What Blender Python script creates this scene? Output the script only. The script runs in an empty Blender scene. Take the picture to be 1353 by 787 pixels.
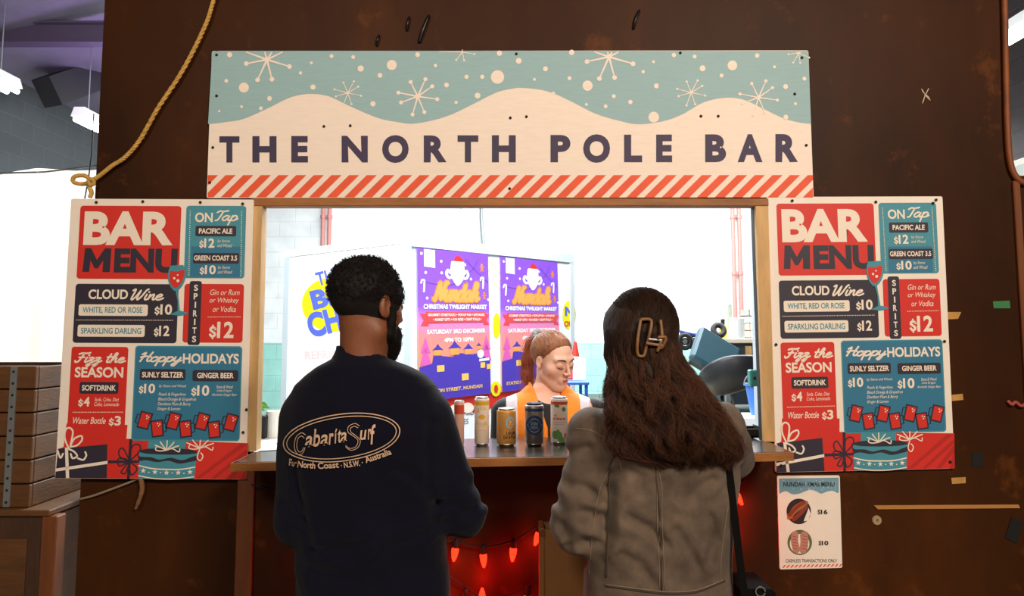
import bpy, math, random
import numpy as np
from mathutils import Vector, Matrix
from mathutils.geometry import tessellate_polygon
from mathutils.bvhtree import BVHTree

S = bpy.context.scene
COL = S.collection
R = math.radians
# ------------------------------------------------------------------ camera
FPX, PPX, PPY = 1052.0, 676.5, 340.0          # a 28 mm frame, cropped off-centre
TH = math.atan(100.0 / FPX)                   # pitched up a little
CAM = Vector((0.0, -2.7, 1.55))
cd = bpy.data.cameras.new('camera'); cam = bpy.data.objects.new('camera', cd); COL.objects.link(cam)
cam.location = CAM; cam.rotation_euler = (math.pi / 2 + TH, 0, 0)
cd.sensor_width = 36; cd.lens = FPX / 1353 * 36; cd.shift_y = (PPY - 393.5) / 1353
cd.clip_start = 0.05; cd.clip_end = 100
S.camera = cam
# ------------------------------------------------------------------ world, lamps, exposure
w = bpy.data.worlds.new('world'); S.world = w; w.use_nodes = True
w.node_tree.nodes['Background'].inputs[0].default_value = (0.55, 0.62, 0.75, 1)
w.node_tree.nodes['Background'].inputs[1].default_value = 0.012
vs = S.view_settings
S.display_settings.display_device = 'sRGB'
vs.view_transform = 'Standard'; vs.look = 'None'; vs.gamma = 1; vs.exposure = 0.0; vs.use_curve_mapping = False

def area(name, loc, aim, sx, sy, power, col, spread=180):
    l = bpy.data.lights.new(name, 'AREA'); l.shape = 'RECTANGLE'; l.size = sx; l.size_y = sy
    l.energy = power; l.color = col; l.spread = R(spread)
    o = bpy.data.objects.new(name, l); COL.objects.link(o); o.location = loc
    o.rotation_euler = (Vector(aim) - Vector(loc)).to_track_quat('-Z', 'Y').to_euler()
    return o
# warm floodlights of the market, high behind the customers
area('market_floodlight', (1.9, -4.4, 3.7), (0.4, 0, 1.7), 1.0, 0.6, 185, (1, 0.83, 0.68))
area('market_floodlight', (-1.3, -4.6, 3.6), (-0.3, 0, 1.8), 0.9, 0.6, 78, (1, 0.83, 0.68))
# cool white tubes of the hall behind the bar, then added fill lights
area('hall_tube_or_fill_light', (0.2, 3.2, 4.3), (0.2, 3.2, 0), 3.2, 1.2, 420, (0.90, 0.97, 1))
area('hall_tube_or_fill_light', (-0.5, 8.0, 4.6), (-0.5, 8.5, 0), 6, 2.0, 700, (0.90, 0.97, 1))
area('hall_tube_or_fill_light', (3.6, 8.5, 4.6), (3.4, 9.5, 0), 3, 2.0, 500, (0.92, 0.98, 1))
bt_l = area('worker_fill_light', (0.1, 0.16, 2.2), (0.1, .45, 1.3), 1.5, 0.1, 9, (0.95, 0.98, 1)); bt_l.rotation_euler = (R(18), 0, 0)  # added fill light for the worker's face, no fitting here
area('hall_tube_or_fill_light', (-2.5, 2.4, 2.9), (-2.3, .8, 1.5), 1.2, 0.3, 38, (0.95, 0.98, 1))  # added light that brightens the dust sheet from behind

area('hall_tube_or_fill_light', (-1.9, 1.6, 3.1), (-1.4, 4.5, 1.6), 1.4, 0.3, 170, (0.92, 0.97, 1))  # added fill aimed at the trailer to whiten its left face
area('purple_party_light', (-3.6, 4.8, 3.3), (-3.6, 5.4, 4.6), 0.5, 0.5, 22, (0.62, 0.38, 1))

# ------------------------------------------------------------------ geometry of the photograph
_ct, _st = math.cos(TH), math.sin(TH)
def ray(px, py):
    a, b = (px - PPX) / FPX, -(py - PPY) / FPX
    return Vector((a, _ct - b * _st, _st + b * _ct))
def W(px, py, y):
    d = ray(px, py); return CAM + d * ((y - CAM.y) / d.y)
def on_plane(px, py, p0, n):
    d = ray(px, py); return CAM + d * ((p0 - CAM).dot(n) / d.dot(n))
def SC(y): return FPX / (y - CAM.y)

# ------------------------------------------------------------------ properties
def tag(o, label=None, cat=None, group=None, kind=None):
    if label: o['label'] = label
    if cat: o['category'] = cat
    if group: o['group'] = group
    if kind: o['kind'] = kind
    return o
def empty(name, loc=(0, 0, 0), **k):
    o = bpy.data.objects.new(name, None); COL.objects.link(o); o.location = loc; o.empty_display_size = 0.05
    bpy.context.view_layer.update()
    return tag(o, **k)

# ------------------------------------------------------------------ materials
def lin(h):
    if isinstance(h, str):
        h = [int(h[i:i + 2], 16) / 255 for i in (0, 2, 4)]
        return tuple(c / 12.92 if c <= .04045 else ((c + .055) / 1.055) ** 2.4 for c in h)
    return tuple(h)
def mat(name, c, rough=.6, metal=0, vary=0, vscale=6, bump=0, bscale=40, stretch=(1, 1, 1), emit=0, ecol=None, spec=.5, sheen=0, sss=0, alpha=1, trans=0, c2=None):
    m = bpy.data.materials.new(name); m.use_nodes = True; nt = m.node_tree; N = nt.nodes; L = nt.links
    p = N['Principled BSDF']; c = lin(c)
    p.inputs['Base Color'].default_value = (*c, 1); p.inputs['Roughness'].default_value = rough
    p.inputs['Metallic'].default_value = metal; p.inputs['Specular IOR Level'].default_value = spec
    if sheen: p.inputs['Sheen Weight'].default_value = sheen
    if sss: p.inputs['Subsurface Weight'].default_value = sss; p.inputs['Subsurface Radius'].default_value = (.012, .004, .002)
    if trans: p.inputs['Transmission Weight'].default_value = trans
    if emit:
        p.inputs['Emission Color'].default_value = (*lin(ecol or c), 1); p.inputs['Emission Strength'].default_value = emit
    if vary or bump:
        tc = N.new('ShaderNodeTexCoord'); mp = N.new('ShaderNodeMapping'); mp.inputs['Scale'].default_value = stretch
        L.new(tc.outputs['Object'], mp.inputs[0])
    if vary:
        n = N.new('ShaderNodeTexNoise'); n.inputs['Scale'].default_value = vscale; n.inputs['Detail'].default_value = 6
        n.inputs['Roughness'].default_value = .65
        L.new(mp.outputs[0], n.inputs[0])
        r = N.new('ShaderNodeValToRGB'); a, b = r.color_ramp.elements
        a.position, b.position = .3, .7
        d = lin(c2) if c2 else tuple(x * (1 + vary) for x in c)
        e = c if c2 else tuple(x * (1 - vary) for x in c)
        a.color = (*e, 1); b.color = (*d, 1)
        L.new(n.outputs[0], r.inputs[0]); L.new(r.outputs[0], p.inputs['Base Color'])
    if bump:
        n2 = N.new('ShaderNodeTexNoise'); n2.inputs['Scale'].default_value = bscale; n2.inputs['Detail'].default_value = 5
        L.new(mp.outputs[0], n2.inputs[0])
        bp = N.new('ShaderNodeBump'); bp.inputs['Strength'].default_value = bump; bp.inputs['Distance'].default_value = .01
        L.new(n2.outputs[0], bp.inputs['Height']); L.new(bp.outputs[0], p.inputs['Normal'])
    return m

# ------------------------------------------------------------------ meshes
def link(name, verts, faces, mats, parent=None, smooth=False, mi=None, **k):
    me = bpy.data.meshes.new(name); me.from_pydata([tuple(v) for v in verts] if not isinstance(verts, np.ndarray) else verts.tolist(), [], faces if not isinstance(faces, np.ndarray) else faces.tolist())
    if not isinstance(mats, (list, tuple)): mats = [mats]
    for m in mats: me.materials.append(m)
    if mi is not None: me.polygons.foreach_set('material_index', mi)
    if smooth: me.polygons.foreach_set('use_smooth', [True] * len(me.polygons))
    me.update()
    o = bpy.data.objects.new(name, me); COL.objects.link(o)
    if parent is not None:
        o.parent = parent; o.matrix_parent_inverse = Matrix.Translation(-parent.location) if parent.type == 'EMPTY' else Matrix.Identity(4)
    return tag(o, **k)

class MB:
    def __init__(s): s.v = []; s.f = []; s.m = []
    def add(s, v, f, m=0):
        o = len(s.v); s.v += [Vector(x) for x in v]; s.f += [tuple(i + o for i in q) for q in f]; s.m += [m] * len(f); return s
    def box(s, lo, hi, m=0, M=None, bev=0):
        x0, y0, z0 = lo; x1, y1, z1 = hi
        if bev:
            b = bev; P = []
            for z, i in ((z0, b), (z0 + b, 0), (z1 - b, 0), (z1, b)):
                P.append([(x0 + i + b * (i == 0), y0 + i, z), (x1 - i - b * (i == 0), y0 + i, z), (x1 - i, y0 + i + b * (i == 0), z), (x1 - i, y1 - i - b * (i == 0), z),
                          (x1 - i - b * (i == 0), y1 - i, z), (x0 + i + b * (i == 0), y1 - i, z), (x0 + i, y1 - i - b * (i == 0), z), (x0 + i, y0 + i + b * (i == 0), z)])
            v = [p for r_ in P for p in r_]; f = []
            for k in range(3):
                for i in range(8): f.append((k * 8 + i, k * 8 + (i + 1) % 8, k * 8 + 8 + (i + 1) % 8, k * 8 + 8 + i))
            f.append(tuple(range(7, -1, -1))); f.append(tuple(range(24, 32)))
        else:
            v = [(x, y, z) for z in (z0, z1) for x, y in ((x0, y0), (x1, y0), (x1, y1), (x0, y1))]
            f = [(0, 3, 2, 1), (4, 5, 6, 7), (0, 1, 5, 4), (1, 2, 6, 5), (2, 3, 7, 6), (3, 0, 4, 7)]
        if M is not None: v = [M @ Vector(p) for p in v]
        return s.add(v, f, m)
    def tube(s, pts, r, n=8, m=0, cap=True, closed=False):
        pts = [Vector(p) for p in pts]; k = len(pts); rr = r if hasattr(r, '__len__') else [r] * k
        up = None; V = []
        for i in range(k):
            if closed: t = pts[(i + 1) % k] - pts[i - 1]
            else: t = pts[min(i + 1, k - 1)] - pts[max(i - 1, 0)]
            t = t.normalized() if t.length > 1e-9 else Vector((0, 0, 1))
            if up is None: up = t.orthogonal().normalized()
            else:
                up = up - t * up.dot(t); up = up.normalized() if up.length > 1e-6 else t.orthogonal().normalized()
            b = t.cross(up)
            for j in range(n):
                a = 2 * math.pi * j / n; V.append(pts[i] + (up * math.cos(a) + b * math.sin(a)) * rr[i])
        F = []
        for i in range(k if closed else k - 1):
            i2 = (i + 1) % k
            for j in range(n): F.append((i * n + j, i * n + (j + 1) % n, i2 * n + (j + 1) % n, i2 * n + j))
        if cap and not closed: F.append(tuple(range(n - 1, -1, -1))); F.append(tuple(range((k - 1) * n, k * n)))
        return s.add(V, F, m)
    def lathe(s, prof, c=(0, 0, 0), n=28, m=0, M=None):
        V = []; F = []; k = len(prof)
        for r_, z in prof:
            for j in range(n):
                a = 2 * math.pi * j / n; V.append(Vector((r_ * math.cos(a), r_ * math.sin(a), z)))
        for i in range(k - 1):
            for j in range(n): F.append((i * n + j, i * n + (j + 1) % n, (i + 1) * n + (j + 1) % n, (i + 1) * n + j))
        if prof[0][0] > 1e-5: F.append(tuple(range(n - 1, -1, -1)))
        if prof[-1][0] > 1e-5: F.append(tuple(range((k - 1) * n, k * n)))
        V = [(M @ p if M is not None else p) + Vector(c) for p in V]
        return s.add(V, F, m)
    def prism(s, front, back, m=0):
        n = len(front); s.add(list(front) + list(back), [tuple(range(n)), tuple(range(2 * n - 1, n - 1, -1))] + [(i, n + i, n + (i + 1) % n, (i + 1) % n) for i in range(n)], m); return s
    def build(s, name, mats, parent=None, smooth=False, **k): return link(name, s.v, s.f, mats, parent, smooth, s.m, **k)
def curve_pts(p, n=8, closed=False):
    p = [Vector(q) if len(q) == 3 else Vector((q[0], q[1], 0)) for q in p]; k = len(p); out = []
    for i in range(k if closed else k - 1):
        g = (lambda j: p[j % k]) if closed else (lambda j: p[max(0, min(k - 1, j))])
        a, b, c, d = g(i - 1), g(i), g(i + 1), g(i + 2)
        for j in range(n):
            t = j / n; out.append(.5 * ((2 * b) + (c - a) * t + (2 * a - 5 * b + 4 * c - d) * t * t + (3 * b - a - 3 * c + d) * t ** 3))
    if not closed: out.append(p[-1])
    return out

# ------------------------------------------------------------------ flat prints
_tx = {}
def glyphs(body, off=0.0, shear=0.0):
    key = (body, off, shear)
    if key not in _tx:
        c = bpy.data.curves.new('lettering', 'FONT'); c.body = body; c.shear = shear; c.resolution_u = 5; c.fill_mode = 'FRONT'
        o = bpy.data.objects.new('lettering', c); me = bpy.data.meshes.new_from_object(o)
        gr = None; v = [(q.co.x, q.co.y) for q in me.vertices]; f = [tuple(q.vertices) for q in me.polygons]
        if off:                                # embolden: push every outline outwards and fill it again
            cnt = {}
            for q in f:
                for i in range(len(q)):
                    e = (q[i], q[(i + 1) % len(q)])
                    if (e[1], e[0]) in cnt: del cnt[(e[1], e[0])]
                    else: cnt[e] = 1
            nx = dict(cnt.keys()); loops = []
            while nx:
                a = next(iter(nx)); lp = []
                while a in nx: b = nx.pop(a); lp.append(a); a = b
                loops.append(lp)
            out = []
            for lp in loops:
                P = [Vector(v[i]) for i in lp]; P = [p for i, p in enumerate(P) if (p - P[i - 1]).length > 1e-5]; Q = []; n = len(P)
                for i in range(n):
                    d1 = (P[i] - P[i - 1]).normalized(); d2 = (P[(i + 1) % n] - P[i]).normalized()
                    n1 = Vector((d1.y, -d1.x)); n2 = Vector((d2.y, -d2.x)); m = n1 + n2; l = m.length
                    m = m / l if l > .1 else n1; Q.append(P[i] + m * (off * .5 / max(.5, m.dot(n1))))
                ar = sum(Q[i - 1].x * Q[i].y - Q[i].x * Q[i - 1].y for i in range(n)) / 2; out.append((Q, ar))
            sg_ = max(out, key=lambda t: abs(t[1]))[1] > 0
            v = []; f = []; gr = []; inside = lambda p, Q: sum(((Q[i].y > p.y) != (Q[i - 1].y > p.y)) and p.x < (Q[i - 1].x - Q[i].x) * (p.y - Q[i].y) / (Q[i - 1].y - Q[i].y) + Q[i].x for i in range(len(Q))) % 2
            for Q, ar in out:
                if (ar > 0) != sg_: continue
                hs = [H for H, a2 in out if (a2 > 0) != sg_ and inside(H[0], Q)]
                T = tessellate_polygon([[p.to_3d() for p in X] for X in [Q] + hs]); o2 = len(v)
                for X in [Q] + hs: v += [(p.x, p.y) for p in X]
                f += [tuple(i + o2 for i in t) for t in T]; gr += [len(gr)] * 0 + [o2] * len(T)
        bpy.data.objects.remove(o); bpy.data.meshes.remove(me); bpy.data.curves.remove(c); _tx[key] = (v, f, gr)
    return _tx[key]
SCR = {  # hand-drawn brush script: strokes and advance
 'a': ([[(.8,.85),(.45,1),(.1,.6),(.15,.15),(.45,0),(.72,.4),(.85,.95),(.8,.3),(.95,0),(1.2,.25)]],1.08),
 'b': ([[(.15,1.9),(.12,.3),(.4,0),(.75,.4),(.6,.95),(.2,.75)]],.85),
 'd': ([[(.75,.8),(.45,1),(.1,.6),(.15,.15),(.45,0),(.7,.3),(.88,1.9),(.8,.3),(.95,0),(1.15,.25)]],1.05),
 'e': ([[(.1,.45),(.5,.55),(.7,.85),(.42,1),(.12,.6),(.2,.1),(.55,0),(1,.3)]],.85),
 'h': ([[(0,.2),(.4,1.2),(.5,1.8),(.28,1.9),(.18,1.2),(.12,0)],[(.12,.3),(.4,.9),(.65,.95),(.65,.4),(.78,.02),(1.05,.3)]],.95),
 'i': ([[(.2,1),(.15,.25),(.35,0),(.6,.3)],[(.3,1.42),(.34,1.46)]],.5),
 'n': ([[(.1,1),(.12,0),(.14,.4),(.42,.95),(.62,.9),(.6,.3),(.75,0),(1,.3)]],.9),
 'o': ([[(.45,1),(.12,.7),(.15,.12),(.5,0),(.8,.4),(.7,.9),(.42,1),(.7,.78),(1,.9)]],.88),
 'p': ([[(.15,1),(.1,-.9)],[(.13,.6),(.45,1),(.8,.75),(.7,.15),(.38,0),(.15,.2)],[(.7,.1),(1,.35)]],.92),
 't': ([[(.32,1.75),(.2,.3),(.4,0),(.7,.3)],[(0,1.1),(.62,1.16)]],.62),
 'u': ([[(.1,1),(.1,.3),(.3,0),(.6,.3),(.7,1),(.68,.3),(.82,0),(1.05,.3)]],.95),
 'y': ([[(.1,1),(.12,.3),(.35,.05),(.65,.4),(.75,1),(.65,-.2),(.4,-.9),(.1,-.7),(.5,-.15),(1,.25)]],.9),
 'z': ([[(.05,.9),(.4,1),(.65,.85),(.35,.5),(.1,.35),(.5,.3),(.6,-.1),(.35,-.8),(.1,-.6),(.5,-.1),(.95,.3)]],.85),
 'F': ([[(.1,1.7),(.5,1.9),(1.2,1.85),(1.45,2)],[(.75,1.85),(.6,.8),(.45,.15),(.15,0),(0,.3)],[(.3,1),(1,1.05)]],1.15),
 'H': ([[(0,1.5),(.3,1.9),(.35,1.5),(.2,0)],[(1.1,2),(.95,.9),(.95,.2),(1.2,.05),(1.4,.3)],[(0,.9),(.6,1.1),(1.2,1)]],1.3),
 'N': ([[(0,.2),(.15,0),(.35,1),(.45,1.9),(.7,1),(1,.05),(1.1,1),(1.3,1.9),(1.5,1.8)]],1.45),
 'T': ([[(.05,1.6),(.3,1.9),(.9,1.85),(1.4,2)],[(.8,1.88),(.7,.8),(.55,.1),(.3,0)]],1.05),
 'W': ([[(0,1.7),(.25,1.95),(.3,1.4),(.25,.3),(.4,0),(.7,.6),(.95,1.8),(.9,.5),(1.05,0),(1.35,.6),(1.6,1.7),(1.8,1.95)]],1.7),
 ' ': ([],.6)}
class Print:
    """polygons drawn in the flat coordinates of a board; fn(x, y, height) puts them on it"""
    def __init__(s, fn, step=.0005, base=0): s.fn = fn; s.v = []; s.f = []; s.m = []; s.L = base; s.step = step
    def top(s): s.L += 1; return s
    def raw(s, pts, faces, m, e=0):
        if getattr(s, 'maxu', 0):                 # curved surface: cut the faces up so that they follow it
            out = []; st = [[tuple(pts[q[0]][:2]), tuple(pts[q[i]][:2]), tuple(pts[q[i + 1]][:2])] for q in faces for i in range(1, len(q) - 1)]
            while st:
                t = st.pop(); L_ = [abs(t[i][0] - t[(i + 1) % 3][0]) for i in range(3)]; k = L_.index(max(L_))
                if L_[k] <= s.maxu: out.append(t); continue
                a, b, c = t[k], t[(k + 1) % 3], t[(k + 2) % 3]; mid = ((a[0] + b[0]) / 2, (a[1] + b[1]) / 2); st += [[a, mid, c], [mid, b, c]]
            pts = [p for t in out for p in t]; faces = [(3 * i, 3 * i + 1, 3 * i + 2) for i in range(len(out))]
        o = len(s.v); h = s.L * s.step + (e % 13) * 2.2e-5
        s.v += [s.fn(p[0], p[1], h) for p in pts]; s.f += [tuple(i + o for i in q) for q in faces]; s.m += [m] * len(faces)
    def poly(s, pts, m):
        pts = [Vector((p[0], p[1], 0)) for p in pts]; s.raw(pts, tessellate_polygon([pts]), m)
    def rrect(s, x0, y0, x1, y1, r, m):
        P = []
        for cx, cy, a0 in ((x1 - r, y0 + r, -90), (x1 - r, y1 - r, 0), (x0 + r, y1 - r, 90), (x0 + r, y0 + r, 180)):
            for k in range(6): a = R(a0 + 18 * k); P.append((cx + r * math.cos(a), cy + r * math.sin(a)))
        s.poly(P, m)
    def ell(s, cx, cy, rx, ry, m, n=24, rot=0, e=0):
        ca, sa = math.cos(rot), math.sin(rot); P = []; s.j = getattr(s, 'j', 0) + 1; e = e or s.j
        for i in range(n):
            a = 2 * math.pi * i / n; x, y = rx * math.cos(a), ry * math.sin(a); P.append((cx + x * ca - y * sa, cy + x * sa + y * ca))
        s.raw([(cx, cy)] + P, [(0, i + 1, (i + 1) % n + 1) for i in range(n)], m, e)
    def line(s, pts, wd, m, closed=False, dots=True):
        pts = [Vector((p[0], p[1], 0)) for p in pts]; k = len(pts); A = []
        wds = wd if hasattr(wd, '__len__') else [wd] * k
        for i in range(k):
            t = (pts[(i + 1) % k] - pts[i - 1]) if closed else (pts[min(i + 1, k - 1)] - pts[max(i - 1, 0)])
            t = t.normalized(); n = Vector((-t.y, t.x, 0)) * wds[i] / 2; A += [pts[i] + n, pts[i] - n]
        s.j = getattr(s, 'j', 0)
        for i in range(k if closed else k - 1):
            i2 = (i + 1) % k; s.j += 1; s.raw([A[2 * i], A[2 * i + 1], A[2 * i2 + 1], A[2 * i2]], [(0, 1, 2, 3)], m, s.j)
        if dots and not closed:
            for p, w_ in ((pts[0], wds[0]), (pts[-1], wds[-1])): s.j += 1; s.ell(p.x, p.y, w_ / 2, w_ / 2, m, 8, e=s.j)
    def text(s, body, x0, y0, x1, y1, m, off=0.0, shear=0.0, rot=0.0, bend=None, ds=.74):
        """fit a line of type into the box; y grows downward"""
        if off and body[0] == '$' and len(body) > 1:      # the dollar sign is drawn smaller, as a stroke
            w_ = (x1 - x0) / (len(body) + .1); h_ = (y1 - y0) * ds; cx = x0 + w_ * .45; cy = y1 - h_ * .5; a = w_ * .36; bq = h_ * .36
            s.line([(cx + a * p.x, cy + bq * p.y) for p in curve_pts([(.9, -.62), (.3, -1), (-.6, -.85), (-.75, -.4), (0, -.02), (.75, .4), (.6, .85), (-.3, 1), (-.9, .62)], 5)], h_ * .2, m)
            s.line([(cx, cy - h_ * .54), (cx, cy - h_ * .36)], h_ * .14, m); s.line([(cx, cy + h_ * .36), (cx, cy + h_ * .54)], h_ * .14, m)
            return s.text(body[1:], x0 + w_ * 1.0, y0, x1, y1, m, off, shear)
        v, f, gr = glyphs(body, off, shear)
        if not v: return
        xs = [p[0] for p in v]; ys = [p[1] for p in v]; a, b, c, d = min(xs), max(xs), min(ys), max(ys)
        P = []; mx, my = (x0 + x1) / 2, (y0 + y1) / 2
        for x, y in v:
            X = x0 + (x - a) / (b - a) * (x1 - x0); Y = y1 - (y - c) / (d - c) * (y1 - y0)
            if bend: Y += bend((X - x0) / (x1 - x0))
            if rot:
                dx, dy = X - mx, Y - my; X = mx + dx * math.cos(rot) - dy * math.sin(rot); Y = my + dx * math.sin(rot) + dy * math.cos(rot)
            P.append((X, Y))
        if gr is None: s.raw(P, f, m); return
        for i, g0 in enumerate(sorted(set(gr))):
            fs_ = [q for q, g_ in zip(f, gr) if g_ == g0]; ids = sorted({k for q in fs_ for k in q}); mp = {k: n for n, k in enumerate(ids)}
            s.raw([P[k] for k in ids], [tuple(mp[k] for k in q) for q in fs_], m, i * 5 + 1)
    def script(s, body, x0, y0, x1, y1, m, wd, slant=.3, rot=0.0, dx=0, dy=0):
        st = []; cx = 0
        for ch in body:
            g, adv = SCR[ch]
            for k in g: st.append([(cx + x + slant * y, y) for x, y in k])
            cx += adv
        xs = [p[0] for k in st for p in k]; ys = [p[1] for k in st for p in k]; a, b, c, d = min(xs), max(xs), min(ys), max(ys)
        for k in st:
            q = []
            for p in curve_pts(k, 5):
                X = x0 + (p.x - a) / (b - a) * (x1 - x0); Y = y1 - (p.y - c) / (d - c) * (y1 - y0)
                if rot:
                    mx, my = (x0 + x1) / 2, (y0 + y1) / 2; ex, ey = X - mx, Y - my
                    X = mx + ex * math.cos(rot) - ey * math.sin(rot); Y = my + ex * math.sin(rot) + ey * math.cos(rot)
                q.append((X + dx, Y + dy))
            s.line(q, wd, m)
    def dotted(s, a, b, n, wd, m):
        for i in range(n):
            t = i / (n - 1); s.ell(a[0] + (b[0] - a[0]) * t, a[1] + (b[1] - a[1]) * t, wd / 2, wd / 2, m, 6)
    def build(s, name, mats, parent=None, **k): return link(name, s.v, s.f, mats, parent, False, s.m, **k)
def quadmap(c, n, t=0.0):
    """c = board corners TL TR BR BL in the world; returns fn(u, v, h)"""
    a, b, d, e = [Vector(q) for q in c]
    return lambda u, v, h: (a * (1 - u) + b * u) * (1 - v) + (e * (1 - u) + d * u) * v + n * (h + t)

# ------------------------------------------------------------------ soft bodies (distance fields -> one surface)
def rc(P, a, b, r1, r2=None):
    r2 = r1 if r2 is None else r2
    a = np.asarray(a, np.float32); b = np.asarray(b, np.float32); ba = b - a; pa = P - a
    t = np.clip(pa @ ba / max(float(ba @ ba), 1e-9), 0, 1)
    return np.linalg.norm(pa - t[:, None] * ba, axis=1) - (r1 + (r2 - r1) * t)
def elp(P, c, r):
    q = P - np.asarray(c, np.float32); r = np.asarray(r, np.float32)
    k0 = np.linalg.norm(q / r, axis=1); k1 = np.linalg.norm(q / (r * r), axis=1) + 1e-9
    return k0 * (k0 - 1) / k1
def smin(a, b, k): h = np.clip(.5 + .5 * (b - a) / k, 0, 1); return b * (1 - h) + a * h - k * h * (1 - h)
def smax(a, b, k): return -smin(-a, -b, k)
def loft(P, rows, pw=2.4, grow=0.0):
    """rows: z, cx, cy, a, b"""
    rows = sorted(rows); z = np.array([r_[0] for r_ in rows]); A = np.array(rows)
    zz = P[:, 2]; cx, cy, a, b = [np.interp(zz, z, A[:, i]) for i in (1, 2, 3, 4)]
    a = a + grow; b = b + grow
    x = np.abs(P[:, 0] - cx) / a; y = np.abs(P[:, 1] - cy) / b
    d = ((x ** pw + y ** pw + 1e-9) ** (1 / pw) - 1) * np.minimum(a, b)
    return np.maximum(d, np.maximum(z[0] - grow - zz, zz - z[-1] - grow))
def wob(P, f, amp, seed=0):
    s = np.zeros(len(P), np.float32); rs = np.random.RandomState(seed)
    for i in range(5):
        d = rs.normal(size=3); d /= np.linalg.norm(d); s += np.sin(P @ (d * f * (0.7 + .25 * i)) + rs.rand() * 6.28)
    return s * amp / 5
def surf(f, lo, hi, h):
    lo = np.array(lo, np.float32); hi = np.array(hi, np.float32); n = np.ceil((hi - lo) / h).astype(int) + 1
    ax = [lo[i] + h * np.arange(n[i], dtype=np.float32) for i in range(3)]
    P = np.stack(np.meshgrid(*ax, indexing='ij'), -1).reshape(-1, 3)
    v = np.concatenate([f(P[i:i + 300000]) for i in range(0, len(P), 300000)]).reshape(n)
    s = v < 0
    c = [(i, j, k) for i in (0, 1) for j in (0, 1) for k in (0, 1)]
    g = lambda A, o: A[o[0]:n[0] - 1 + o[0], o[1]:n[1] - 1 + o[1], o[2]:n[2] - 1 + o[2]]
    cnt = sum(g(s, o).astype(np.int8) for o in c); act = (cnt > 0) & (cnt < 8)
    ijk = np.argwhere(act); idx = -np.ones(act.shape, np.int64); idx[act] = np.arange(len(ijk))
    acc = np.zeros((len(ijk), 3)); num = np.zeros(len(ijk))
    for a in c:
        for d in range(3):
            if a[d]: continue
            b = list(a); b[d] = 1
            va = v[tuple((ijk + a).T)]; vb = v[tuple((ijk + b).T)]; x = (va < 0) != (vb < 0)
            t = np.where(x, va / np.where(va == vb, 1, va - vb), 0); p = ijk + np.array(a, float); p[:, d] += t
            acc[x] += p[x]; num[x] += 1
    V = lo + h * acc / num[:, None]; F = []
    for d in range(3):
        sl = [slice(None)] * 3; sl[d] = slice(0, -1); s0 = s[tuple(sl)]; sl[d] = slice(1, None); s1 = s[tuple(sl)]
        e = np.argwhere(s0 != s1); o1, o2 = (d + 1) % 3, (d + 2) % 3
        e = e[(e[:, o1] > 0) & (e[:, o2] > 0) & (e[:, o1] < n[o1] - 1) & (e[:, o2] < n[o2] - 1)]
        q = []
        for a, b in ((1, 1), (0, 1), (0, 0), (1, 0)):
            t = e.copy(); t[:, o1] -= a; t[:, o2] -= b; q.append(idx[tuple(t.T)])
        q = np.stack(q, 1); fl = ~s0[tuple(e.T)]; q[fl] = q[fl][:, ::-1]; F.append(q)
    return V, np.concatenate(F)
def merge(parts):
    V = []; F = []; o = 0
    for v, f in parts: V.append(v); F.append(f + o); o += len(v)
    return np.concatenate(V), np.concatenate(F)
def bvh_of(o): return BVHTree.FromPolygons([o.matrix_world @ v.co if o.parent is None else v.co for v in o.data.vertices], [tuple(p.vertices) for p in o.data.polygons])
def drape(bvh, px, py, off):
    d = ray(px, py).normalized(); h = bvh.ray_cast(CAM, d)
    if h[0] is None: return None
    n = h[1] if h[1].dot(d) < 0 else -h[1]
    return h[0] + n * off
def strands(paths, r, n=3):
    """many thin tapering hairs as one mesh; paths is a list of (k,3) arrays of equal k"""
    A = np.asarray(paths, np.float32); m, k, _ = A.shape
    T = np.gradient(A, axis=1); T /= np.linalg.norm(T, axis=2, keepdims=True) + 1e-9
    ref = np.random.RandomState(1).normal(size=(m, 1, 3)); U = np.cross(T, ref); U /= np.linalg.norm(U, axis=2, keepdims=True) + 1e-9
    B = np.cross(T, U); rad = r * np.linspace(1, .35, k)[None, :, None]; V = []
    for j in range(n): a = 2 * math.pi * j / n; V.append(A + (U * math.cos(a) + B * math.sin(a)) * rad)
    V = np.stack(V, 2).reshape(-1, 3); F = []
    base = (np.arange(m)[:, None] * k + np.arange(k - 1)[None, :]).reshape(-1) * n
    for j in range(n): j2 = (j + 1) % n; F.append(np.stack([base + j, base + j2, base + n + j2, base + n + j], 1))
    return V, np.concatenate(F)
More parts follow.
